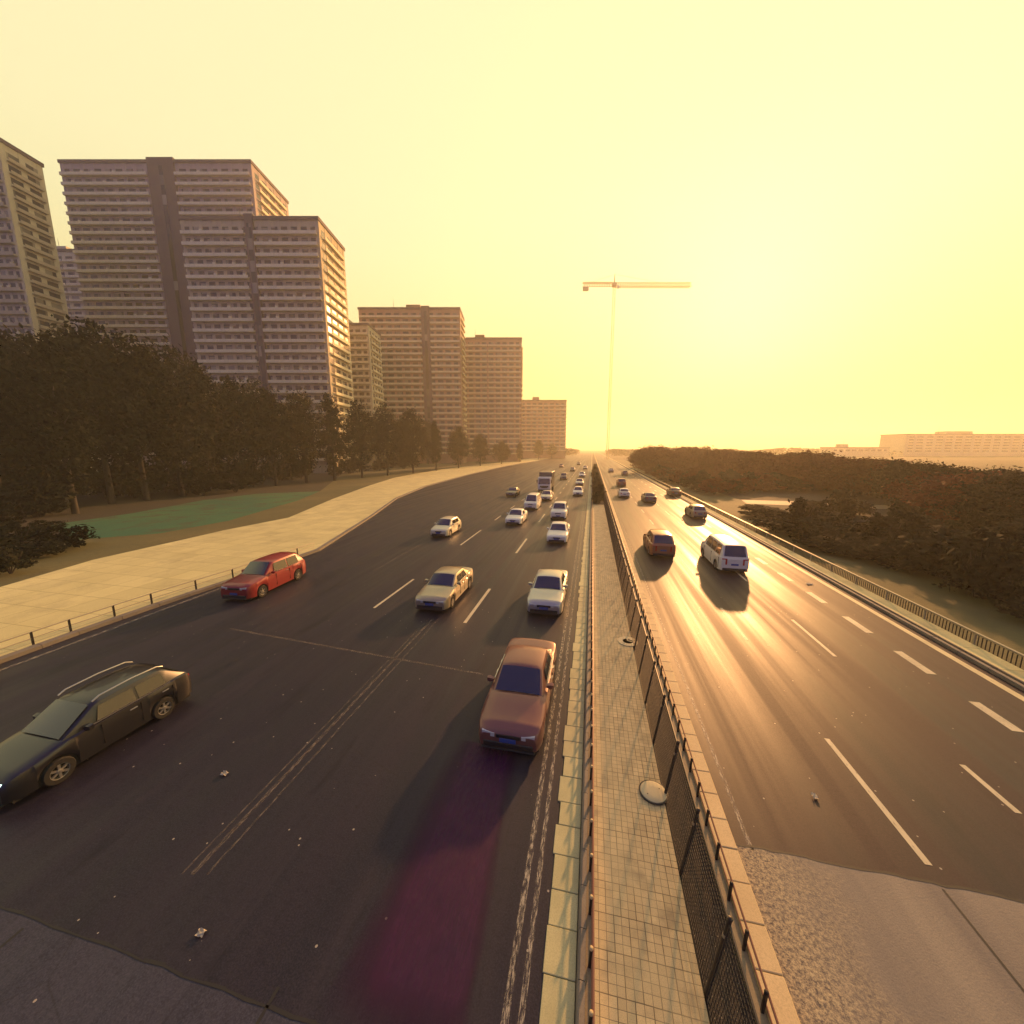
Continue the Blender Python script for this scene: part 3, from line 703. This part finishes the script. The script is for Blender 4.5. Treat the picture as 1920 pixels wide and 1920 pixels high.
approach('sedan', 'sedan', 'dark', 'tiny dark sedan far off in the second lane near the horizon', 1073, 884)
approach('sedan', 'sedan', 'cream', 'tiny cream sedan far off beside the median near the horizon', 1097, 880)
approach('hatchback', 'hatch', 'maroon', 'tiny maroon hatchback far off in the third lane near the horizon', 1052, 877)
approach('sedan', 'sedan', 'grey', 'tiny grey sedan, farthest of the second lane under the horizon', 1085, 872)
away('suv', 'suv', 'rust', 'rusty brown SUV seen from behind in the lane next to the warm kerb', 1243, 1048, cat='car')
away('minivan', 'van', 'white', 'white van seen from behind with dark rear window, right carriageway', 1376, 1077, cat='van')
away('hatchback', 'hatch', 'tan', 'small beige hatchback near the right edge of the road', 1312, 974)
away('sedan', 'sedan', 'grey', 'dark grey sedan in the middle of the right carriageway', 1220, 944)
away('sedan', 'sedan', 'white', 'white sedan far ahead in the lane beside the right kerb', 1171, 934)
away('suv', 'suv', 'maroon', 'small maroon SUV in front of the far white sedan, right carriageway', 1166, 913, cat='car')
away('sedan', 'sedan', 'dark', 'small dark sedan far ahead at the right edge of the road', 1268, 932)
away('hatchback', 'hatch', 'grey', 'tiny grey hatchback far ahead in the middle of the right carriageway', 1172, 892)
away('sedan', 'sedan', 'cream', 'tiny cream sedan far ahead beside the right kerb near the shrubs', 1146, 886)
# big cars at the left edge
g = gp(312, 1342); D = car_meshes('hatch')
big = car('hatchback', 'hatch', 'black', 'glossy black hatchback with lit headlights and pale roof rails at the left edge', g.x - .78, g.y - D['wy'][1] - .05, 0, GL, lit=True)
for s_ in (1, -1):
    b = MB(); b.tube([(s_ * .60, -.26, 1.485), (s_ * .605, -.1, 1.56), (s_ * .605, .6, 1.59), (s_ * .60, 1.25, 1.555), (s_ * .585, 1.42, 1.47)], .024, 8); b.build('roof_rail', 'rim', big, 50)
g = gp(560, 1087)
car('suv', 'suv', 'red', 'red SUV in the outermost left lane beside the pale pavement', g.x - .80, g.y - 1.45, R(4), GL)
# box truck ---------------------------------------------------------------
def truck(px, py):
    g = gp(px, py); t = thing('box_truck', 'tall grey box truck behind the white van on the left carriageway', 'truck', (g.x, g.y + 3.6, 0), 0)
    W = 1.2
    b = MB(); b.box(-W, W, -1.7, 3.6, 1.0, 3.75, ch=.05)
    for i in range(9): b.box(-W - .02, -W + .01, -1.5 + i * .6, -1.44 + i * .6, 1.1, 3.65); b.box(W - .01, W + .02, -1.5 + i * .6, -1.44 + i * .6, 1.1, 3.65)
    b.build('cargo_box', PAINTS['grey'], t)
    b = MB(); prof = [(-3.6, .55), (-3.6, 1.35), (-3.52, 1.6), (-3.25, 2.75), (-3.05, 2.9), (-1.78, 2.95), (-1.78, .55)]
    b.loft([[(x, y, z) for y, z in prof] for x in (-W * .95, -W * .98, W * .98, W * .95)], 0, True, True); b.build('cab', PAINTS['white'], t, 30)
    b = MB(); b.quad((-W * .86, -3.535, 1.66), (W * .86, -3.535, 1.66), (W * .82, -3.285, 2.68), (-W * .82, -3.285, 2.68)); b.build('windscreen', 'car_glass', t)
    for s in (1, -1):
        b = MB(); x = s * (W * .98 + .012); q = [(x, -3.35, 1.7), (x, -2.3, 1.7), (x, -2.3, 2.6), (x, -3.1, 2.6)]; b.poly(q if s > 0 else q[::-1]); b.build('side_window', 'car_glass', t)
        b = MB(); b.box(s * .72 - .2, s * .72 + .2, -3.64, -3.58, .92, 1.12, ch=.02); b.build('headlight', 'lamp_clear', t)
        b = MB(); b.box(s * 1.32 - .09, s * 1.32 + .09, -3.5, -3.42, 1.9, 2.4, ch=.03); b.tube([(s * 1.1, -3.4, 2.4), (s * 1.32, -3.46, 2.38)], .02, 6); b.build('mirror', 'black_plastic', t)
        for wy in (-2.7, 1.6, 2.75):
            Mx = Matrix.Rotation(R(90), 4, 'Y'); b = MB(); b.lathe([(.28, -.13), (.44, -.13), (.48, -.09), (.48, .09), (.44, .13), (.28, .13), (.28, -.13)], 24, M4=Mx, caps=False)
            o = b.build('wheel', 'rubber', t, 35); o.location = (s * 1.02, wy, .48); o.rotation_euler.z = 0 if s > 0 else math.pi
            b = MB(); b.lathe([(.29, -.1), (.29, .11), (.22, .04), (.03, .06)], 20, M4=Mx); b.build('rim', 'rim', o, 35)
    b = MB(); b.box(-W * .9, W * .9, -3.68, -3.5, .42, .72, ch=.03); b.build('bumper', 'black_plastic', t)
    b = MB(); b.box(-.8, .8, -3.63, -3.58, .95, 1.4, ch=.02); b.build('grille', 'black_plastic', t)
    b = MB(); b.box(-.5, .5, -3.0, 3.5, .55, .98); b.build('chassis', 'underbody', t)
truck(1020, 925)
# litter on the asphalt
def scrap(px, py, label, s=.16, m='paper'):
    g = gp(px, py); b = MB(); n = 4; P = [[Vector((i * s / n, j * s * .7 / n, .012 + random.uniform(0, .05))) for i in range(n + 1)] for j in range(n + 1)]
    for j in range(n):
        for i in range(n): b.quad(P[j][i], P[j][i + 1], P[j + 1][i + 1], P[j + 1][i])
    o = b.build('paper_scrap', m); o.location = g; o.rotation_euler.z = random.uniform(0, 3); tag(o, label, 'litter')
scrap(1515, 1097, 'crumpled pale paper scrap near the wide dashes on the right carriageway', .35)
scrap(1535, 1502, 'pale scrap of paper by the concrete deck on the right carriageway', .16)
scrap(412, 1455, 'pale paper scrap on the dark asphalt left of the faint painted light trails', .16)
scrap(365, 1757, 'shredded pale scrap just beyond the near left tar joint', .14)
# ------------------------------------------------------------------ trees
def crown_mesh(rx, ry, rz, nclump, per, leaf, seed, mname, flat_=False):
    rnd = random.Random(seed); b = MB()
    for c in range(nclump):
        while True:
            p = Vector((rnd.uniform(-1, 1), rnd.uniform(-1, 1), rnd.uniform(-1, 1)))
            if .25 < p.length < 1: break
        p = p * (.6 + .4 * rnd.random()) if p.length < .6 else p
        taper = 1 - .35 * max(0, p.z); cc = Vector((p.x * rx * taper, p.y * ry * taper, p.z * rz)); cr = rnd.uniform(.16, .34) * min(rx, rz)
        for k in range(per):
            d = Vector((rnd.gauss(0, 1), rnd.gauss(0, 1), rnd.gauss(0, .8))) * cr * .55; q = cc + d
            a = Vector((rnd.gauss(0, 1), rnd.gauss(0, 1), rnd.gauss(0, 1))).normalized(); e = a.orthogonal().normalized(); s = leaf * rnd.uniform(.6, 1.3)
            b.quad(q - a * s, q + e * s * .55, q + a * s, q - e * s * .55)
    return b.mesh('crown', mname)
def trunk_mesh(h, r, rx, zc, seed):
    rnd = random.Random(seed); b = MB()
    pts = [(0, 0, -.2)]; 
    for i in range(1, 7): pts.append((rnd.uniform(-.12, .12) * i * .4, rnd.uniform(-.12, .12) * i * .4, h * i / 6))
    b.tube(pts, [r * 1.25, r, r * .88, r * .7, r * .5, r * .3, r * .08], 9)
    for k in range(9):
        z0 = h * rnd.uniform(.3, .8); a = rnd.uniform(0, 6.28); l_ = rx * rnd.uniform(.5, .95)
        b.tube([(0, 0, z0), (math.cos(a) * l_ * .5, math.sin(a) * l_ * .5, z0 + l_ * .35), (math.cos(a) * l_, math.sin(a) * l_, z0 + l_ * .8)], [r * .4, r * .24, r * .05], 6)
    return b.mesh('trunk', 'bark', 50)
_tr = {}
def tree_kind(k):
    if k in _tr: return _tr[k]
    spec = dict(tall=[(4.2, 4.2, 7.6, 170, 42, .26, 'leaf_dark')] , tall2=[(4.8, 4.8, 7.0, 170, 42, .27, 'leaf_olive')], poplar=[(2.6, 2.6, 8.2, 140, 42, .24, 'leaf_dark')],
                round=[(3.4, 3.4, 3.2, 110, 42, .22, 'leaf_olive')], rust=[(3.2, 3.2, 2.6, 100, 42, .22, 'leaf_rust')], rust2=[(3.8, 3.8, 2.4, 100, 42, .22, 'leaf_rust')])[k][0]
    rx, ry, rz, nc, per, leaf, mn = spec; ht = {'tall': 17, 'tall2': 16, 'poplar': 18, 'round': 8, 'rust': 6.2, 'rust2': 5.8}[k]
    _tr[k] = (crown_mesh(rx, ry, rz, nc, per, leaf, hash_(k), mn), trunk_mesh(ht * .85, ht * .016, rx, ht - rz, hash_(k) + 1), ht, rz); return _tr[k]
def hash_(s): return sum(ord(c) * (i + 3) for i, c in enumerate(s))
def tree(k, p, height, label, group, wide=1.0):
    cm, tm, ht, rz = tree_kind(k); s = height / ht
    t = thing('tree', label, 'tree', (p.x, p.y, -.03), random.uniform(0, 6.28), group); t.scale = (s * wide, s * wide, s)
    link('trunk', tm, t); link('crown', cm, t, (0, 0, ht - rz)); return t
def shrub(name, p, h, wdt, mname, label, group, seed, cat='shrub', per=40, ncl=34, leaf=.12):
    key = (mname, seed % 3, name)
    if key not in _tr:
        m_ = MB(); rnd = random.Random(seed)
        for i in range(7):
            a = rnd.uniform(0, 6.28); r_ = rnd.uniform(.2, .7); m_.tube([(0, 0, -.1), (math.cos(a) * r_ * .4, math.sin(a) * r_ * .4, .5), (math.cos(a) * r_, math.sin(a) * r_, 1.1 + rnd.random() * .6)], [.035, .025, .008], 5)
        _tr[key] = (crown_mesh(1, 1, .85, ncl, per, leaf, seed, mname), m_.mesh('stem', 'bark'))
    cm, sm = _tr[key]; t = thing(name, label, cat, (p.x, p.y, -.03), random.uniform(0, 6.28), group); t.scale = (wdt, wdt, h / 1.9)
    link('stem', sm, t); link('crown', cm, t, (0, 0, 1.0)); return t
random.seed(11)
GT = 'tall dark trees left of the highway'
env = [(-120, 612), (0, 604), (60, 612), (130, 600), (200, 612), (255, 618), (330, 660), (400, 690), (470, 705), (540, 722), (620, 738), (700, 752), (770, 772), (840, 790), (900, 805), (960, 815), (1010, 824), (1050, 830)]
def envy(x):
    for (a, ya), (c, yc) in zip(env[:-1], env[1:]):
        if x <= c: return ya + (yc - ya) * (x - a) / (c - a)
    return env[-1][1]
rows = [(-70, 44), (0, 52), (75, 47), (150, 56), (225, 60), (300, 66), (370, 74), (435, 80), (500, 84), (560, 92), (615, 98), (670, 108), (720, 116), (770, 128), (815, 142), (858, 160), (900, 182), (940, 205), (975, 240), (1010, 290), (1035, 330),
        (-20, 74), (110, 80), (190, 84), (265, 92), (340, 100), (410, 108), (475, 118), (545, 128), (605, 140), (655, 152), (705, 168), (750, 186), (800, 205), (40, 64), (-110, 60)]
for i, (x, D) in enumerate(rows):
    k = ('tall', 'tall2', 'poplar', 'tall')[i % 4]
    top = at(x, envy(x) + random.uniform(-6, 16) + (10 if i > 20 else 0), D); p = Vector((top.x, top.y, 0))
    tree(k, p, max(6, top.z), 'tall dark leafy tree in the belt below the apartment towers', GT, random.uniform(.85, 1.1) * min(1.25, 18 / max(8, top.z)) if top.z < 18 else .85)
GS = 'dark bushes at the foot of the left trees'
for i in range(64):
    x = random.uniform(-60, 760); base = 905 + max(0, (430 - x)) * .12 + random.uniform(-8, 22)
    if x > 480: base = 900 - (x - 480) * .09 + random.uniform(-4, 6)
    if 80 < x < 520 and base > 935: base = 930 - (x - 80) * .03
    g = gp(x, base); shrub('bush', g, random.uniform(3.2, 6.4), random.uniform(2.2, 3.6), random.choice(('leaf_dark', 'leaf_dark', 'leaf_olive')), 'dense dark bush under the tall trees left of the road', GS, i % 3 + 20)
for i, (x, y) in enumerate(((20, 1075), (70, 1045), (-20, 1060), (40, 1020), (120, 1028), (-40, 1015), (10, 990), (90, 998))):
    g = gp(x, y); shrub('bush', g, random.uniform(1.0, 2.2), random.uniform(1.2, 2.0), 'leaf_dark', 'low dark bush at the left edge beside the olive grass strip', 'low bushes at the left edge', 30 + i % 3)
GRT = 'low rust brown trees right of the highway'
random.seed(5)
for i in range(84):
    f_ = (i + random.random()) / 84; D = 34 + 115 * (1 - f_) ** 1.6
    x = 1190 + 780 * f_ + random.uniform(-15, 15)
    ty = 836 + 14 * min(1, f_ / .45) + (46 * max(0, (f_ - .45) / .55)) + random.uniform(-3, 12)
    top = at(x, ty, D * random.uniform(.9, 1.15)); tree(random.choice(('rust', 'rust2', 'rust') if f_ < .62 else ('round', 'rust2', 'round')), Vector((top.x, top.y, 0)), max(3.2, top.z), 'low rust brown tree in the belt right of the highway' if f_ < .62 else 'low dark tree on the right behind the grass verge', GRT if f_ < .62 else 'low dark trees right of the verge', random.uniform(1.1, 1.5))
for i in range(60):
    f_ = i / 60; y = random.uniform(955, 1150); x = random.uniform(1500, 2010); 
    g = gp(x, y)
    if g.x < XE + 6.0: g.x = XE + 6.0 + random.uniform(0, 6)
    shrub('bush', g, random.uniform(1.2, 3.4), random.uniform(1.3, 2.4), random.choice(('leaf_dark', 'leaf_olive', 'leaf_dark')), 'dark bush on the slope behind the right roadside railing', 'dark bushes right of the railing', 40 + i % 3)
for i in range(70):
    x = random.uniform(1165, 1640); y = 884 + (x - 1165) * .10 + random.uniform(-10, 26) * min(1, (x - 1120) / 200)
    if 925 < y < 962 and x > 1370: y = 918
    g = gp(x, y)
    if g.x < XE + 3.5: g.x = XE + 3.5 + random.uniform(0, 5)
    shrub('bush', g, random.uniform(1.8, 3.6), random.uniform(2.0, 3.4), random.choice(('leaf_rust', 'leaf_rust', 'leaf_olive')), 'low rust brown bush in the belt right of the highway', 'rust brown bushes right of the highway', 60 + i % 3)
random.seed(21)
for i in range(34):
    x = random.uniform(1405, 1900); y = 958 + (x - 1405) * .22 + random.uniform(-6, 40)
    g = gp(x, y)
    if g.x < XE + 4.2: g.x = XE + 4.2 + random.uniform(0, 3)
    shrub('bush', g, random.uniform(1.0, 1.9), random.uniform(1.5, 2.6), random.choice(('leaf_dark', 'leaf_olive')), 'dark bush on the slope behind the right roadside railing', 'dark bushes right of the railing', 40 + i % 3)
# median shrubs beyond the paving
random.seed(9)
for i in range(26):
    y = YM + .9 + i * 2.3 * (1 + i * .02); h_ = random.uniform(1.6, 2.9) if i else 1.9
    lab = 'dark twiggy shrub where the brick paving ends' if i == 0 else 'dark shrub in the median planting beyond the brick paving'
    shrub('shrub', Vector((.13 * H + random.uniform(-.25, .25), y, .06)), h_, random.uniform(.75, 1.05), random.choice(('leaf_dark', 'leaf_olive')), lab, None if i == 0 else 'shrubs along the median', 50 + i % 3)
# far wood on the horizon
b = MB(); rnd = random.Random(4)
for k in range(30000):
    a = rnd.uniform(-62, 62); D = rnd.uniform(430, 700); r_ = D * math.tan(R(a)); 
    hh = (9 + 1.6 * math.sin(a * .37) + 1.1 * math.sin(a * .9 + 1)) * (1.6 if a < 4 else .85); z = hh * rnd.random() ** .7
    q = ahead(r_, D, z); d = Vector((rnd.gauss(0, 1), rnd.gauss(0, 1), rnd.gauss(0, 1))).normalized(); e = d.orthogonal(); s = rnd.uniform(.8, 2.0)
    if abs(q.x) < 22: continue
    b.quad(q - d * s, q + e * s * .6, q + d * s, q - e * s * .6)
o = b.build('distant_woods', 'leaf_olive'); o['kind'] = 'stuff'; o['label'] = 'hazy far wood along the horizon'
# ------------------------------------------------------------------ buildings
def wallmat(name, a, b_):
    t = NT(name, rough=.85); col = t.mix(t.rmp(t.noise(.12, 5, t.scaled((1, 1, .25))), .3, .7), a, b_)
    col = t.mix(t.rmp(t.noise(1.5, 5, t.scaled((1, 1, .2))), .45, .8, 0, .35), col, tuple(x * .6 for x in a)); t.base(col); return name
wallmat('wall_mauve', (.36, .28, .28), (.44, .35, .32)); wallmat('wall_tan', (.46, .38, .26), (.54, .45, .31)); wallmat('wall_cream', (.58, .50, .34), (.66, .58, .40))
wallmat('wall_brick', (.36, .22, .15), (.44, .28, .19)); wallmat('slab_pale', (.76, .67, .44), (.82, .73, .5)); wallmat('core_dark', (.12, .085, .10), (.16, .11, .12)); wallmat('wall_pale', (.80, .75, .58), (.85, .80, .64))
mat('window_pale', (.5, .47, .38), .3)
t = NT('window_dark', rough=.15, spec=.6)
sn = t.n('ShaderNodeVectorMath'); sn.operation = 'SNAP'; t.l(t.co, sn.inputs[0]); sn.inputs[1].default_value = (1.9, 1.9, 3.1)
wn = t.n('ShaderNodeTexWhiteNoise'); t.l(sn.outputs[0], wn.inputs[0])
t.base(t.mix(t.rmp(wn.outputs['Value'], .62, .9), (.028, .026, .036), (.30, .26, .19)))
def building(name, label, D, px0, px1, pytop, depth, wall, slab='slab_pale', floor=3.1, core=None, ncol=12, turn=0, balcony=True, roofbits=2, cornice=0, glass='window_dark'):
    a, c = at(px0, pytop, D), at(px1, pytop, D); Hh = a.z; wd = (Vector((c.x - a.x, c.y - a.y, 0))).length
    t = thing(name, label, 'building', (a.x, a.y, 0), YAW + turn)
    b = MB(); b.box(0, wd, 0, depth, -.5, Hh); cw = wd / ncol
    for i in range(ncol + 1):
        x = min(max(i * cw, cw * .17), wd - cw * .17); b.box(x - cw * .17, x + cw * .17, -.09, -.001, -.4, Hh - .01)
    nd = max(2, int(depth / 4))
    for i in range(nd + 1): y = min(max(i * depth / nd, .7), depth - .7); b.box(wd + .001, wd + .09, y - .7, y + .7, -.4, Hh - .01)
    b.build('wall', wall, t)
    nfl = int((Hh - 1.2) / floor)
    used = MB()
    rnd = random.Random(int(px0 + D))
    for k in range(min(nfl, 48)):
        z = Hh - 1.0 - (k + 1) * floor
        if z < 4: break
        m = MB()
        c0, c1 = (core[0] * wd, core[1] * wd) if core else (None, None)
        segs = [(.4, wd)] if not core else [(.4, c0), (c1, wd)]
        for j, (x0, x1) in enumerate(segs):
            prof = [(x0, -.03), (x1 + (.03 if j == len(segs) - 1 else 0), -.03)]
            if j == len(segs) - 1: prof.append((wd + .03, depth - .4))
            m.loft([[(x, y, z + .7) for x, y in prof], [(x, y, z + 2.35) for x, y in prof]], closed=False)
        m.build('window_band', glass, t)
        if balcony:
            m = MB()
            c0, c1 = (core[0] * wd, core[1] * wd) if core else (wd * .5, wd * .5)
            for (s, e) in ((.3, c0 - .2), (c1 + .2, wd - .3)):
                if e - s > 2: m.box(s, e, -1.1, -.0, z - .1, z + .02); m.box(s, e, -1.12, -1.04, z + .02, z + .85)
            m.box(wd + .002, wd + .9, depth * .12, depth * .88, z - .1, z + .02); m.box(wd + .84, wd + .92, depth * .12, depth * .88, z + .02, z + .8)
            m.build('balcony_row', slab, t)
    if core:
        m = MB(); m.box(core[0] * wd, core[1] * wd, -.5, .4, -.4, Hh + 1.6); sc_o = m.build('stair_core', 'core_dark', t); xm = (core[0] + core[1]) / 2 * wd; m = MB(); m.box(xm - .7, xm + .7, -.56, -.505, 3, Hh - 1); m.build('stair_glazing', 'window_dark', sc_o)
    if balcony and D < 200:
        if 'ac' not in _cache:
            m = MB(); m.box(-.45, .45, -.34, -.0, 0, .62, ch=.04); _cache['ac'] = m.mesh('air_conditioner', 'slab_pale')
        for q in range(70):
            k = rnd.randrange(max(1, min(nfl, 30))); i = rnd.randrange(1, ncol); z = Hh - 1.0 - (k + 1) * floor + 1.0; x = i * cw
            if core and core[0] - .02 < x / wd < core[1] + .02: continue
            link('air_conditioner', _cache['ac'], t, (x, -.1, z))
    m = MB(); m.tube([(wd * .3, depth * .5, Hh + 1.0), (wd * .3, depth * .5, Hh + 8.5)], [.14, .05], 6); m.build('aerial', 'black_metal', t)
    m = MB(); m.box(-.35 - cornice, wd + .35 + cornice, -.35 - cornice, depth + .35 + cornice, Hh + .002, Hh + (1.0 if not cornice else 18)); rf = m.build('roof', 'core_dark' if not cornice else 'wall_tan', t)
    for i in range(roofbits):
        x = wd * (.2 + .5 * rnd.random()); m = MB(); m.box(x, x + wd * .14, depth * .3, depth * .7, Hh + 1.003, Hh + 4.2); m.build('plant_room', wall, rf)
    return t
building('apartment_tower', 'tallest mauve apartment tower with dark vertical stair core, behind the left trees', 150, 112, 470, 306, 22, 'wall_mauve', core=(.46, .60), ncol=18)
building('apartment_block', 'tan apartment block standing in front of the tallest tower, lower flat roof', 128, 338, 596, 413, 18, 'wall_tan', core=(.47, .53), ncol=14)
building('apartment_tower', 'pale apartment tower cut off by the left edge of the picture', 118, -190, -6, 262, 10, 'wall_cream', ncol=12, slab='wall_tan')
building('apartment_block', 'low cream block between the cut off tower and the tallest tower', 175, 20, 215, 472, 14, 'wall_cream', ncol=10, slab='slab_pale')
building('apartment_block', 'hazy brownish apartment block right of the tall towers', 215, 672, 862, 580, 18, 'wall_brick', ncol=12, core=(.62, .7))
building('apartment_block', 'hazy lower apartment block with flat roof, farthest right of the left group', 245, 850, 978, 636, 20, 'wall_brick', ncol=10)
building('apartment_block', 'pale block seen between the tan block and the brownish block', 185, 585, 690, 610, 16, 'wall_cream', ncol=8)
building('apartment_block', 'small hazy block low above the far left trees near the road end', 330, 975, 1062, 752, 22, 'wall_brick', ncol=8, roofbits=1)
building('office_block', 'wide low hazy pale block above the trees at the right edge', 430, 1700, 1990, 815, 30, 'wall_cream', ncol=16, balcony=False, roofbits=2)
building('office_block', 'narrow low hazy block behind the right trees, left of the wide pale one', 420, 1560, 1668, 840, 16, 'wall_cream', ncol=9, balcony=False, roofbits=1)
# crane form standing in for an unclear level bar in the far sky ------------------------------------------------------
mat('crane_paint', (.66, .52, .22), .6); mat('crane_block', (.35, .31, .24), .9)
c0, c1 = at(1092, 534, 300), at(1296, 534, 300); cm_ = at(1152, 534, 300); JZ = cm_.z
cr = thing('crane_stand_in', 'hazy crane-shaped stand-in for a level bar, alone in the sky over the road end', 'crane', (cm_.x, cm_.y, 0), YAW)
def lattice(p, q, w_, n, r_, tri=False):
    b = MB(); p, q = Vector(p), Vector(q); d = (q - p).normalized(); u = Vector((0, 1, 0)); v = d.cross(u).normalized()
    co = [(-w_, -w_), (w_, -w_), (w_, w_), (-w_, w_)] if not tri else [(-w_, -w_), (w_, -w_), (0, w_)]
    P = lambda t_, k: p.lerp(q, t_) + u * co[k][0] + v * co[k][1]
    m = len(co)
    for k in range(m):
        b.tube([P(0, k), P(1, k)], r_, 5)
        for i in range(n): b.tube([P(i / n, k), P((i + 1) / n, (k + 1) % m)], r_ * .6, 4); b.tube([P(i / n, k), P(i / n, (k + 1) % m)], r_ * .6, 4)
    return b
lattice((0, 0, 0), (0, 0, JZ - 1.4), .8, 52, .075).build('mast', 'crane_paint', cr)
jr, jl = (c1 - cm_).length, (cm_ - c0).length
lattice((1.5, 0, JZ), (jr, 0, JZ), 1.5, 34, .2, True).build('jib', 'crane_paint', cr)
lattice((-1.5, 0, JZ), (-jl, 0, JZ), 1.3, 12, .22, True).build('counter_jib', 'crane_paint', cr)
b = MB(); b.box(-1.5, 1.5, -1.5, 1.5, JZ - 1.4, JZ + 1.2, ch=.2); b.build('slewing_unit', 'crane_paint', cr)
b = MB(); b.box(1.6, 3.2, -2.6, -1.2, JZ - 3.2, JZ - 1.2, ch=.15); b.build('cab', 'wall_pale', cr)
b = MB(); b.box(-jl + .5, -jl + 4.5, -1.0, 1.0, JZ - 4.0, JZ - 1.4, ch=.1); b.build('counterweight', 'crane_block', cr)
b = MB(); b.tube([(0, 0, JZ + 1.2), (0, 0, JZ + 7)], [.5, .15], 6); b.tube([(0, 0, JZ + 7), (jr * .6, 0, JZ + 1.4)], .07, 4); b.tube([(0, 0, JZ + 7), (-jl * .8, 0, JZ + 1.2)], .07, 4); b.build('tie_mast', 'crane_paint', cr)
# ------------------------------------------------------------------ haze
HD = .0007
b = MB(); b.box(-3500, 3500, -120, 3400, -1.2, 152); hz = b.build('haze', [])
hm = bpy.data.materials.new('haze'); hm.use_nodes = True; ht = hm.node_tree; ht.nodes.remove(ht.nodes['Principled BSDF'])
pv = ht.nodes.new('ShaderNodeVolumePrincipled'); pv.inputs['Color'].default_value = (.99, .94, .74, 1); pv.inputs['Density'].default_value = HD; pv.inputs['Anisotropy'].default_value = .45
ht.links.new(pv.outputs[0], ht.nodes['Material Output'].inputs['Volume']); hz.data.materials.append(hm); hz['kind'] = 'stuff'; hz['label'] = 'golden haze filling the air over the highway'
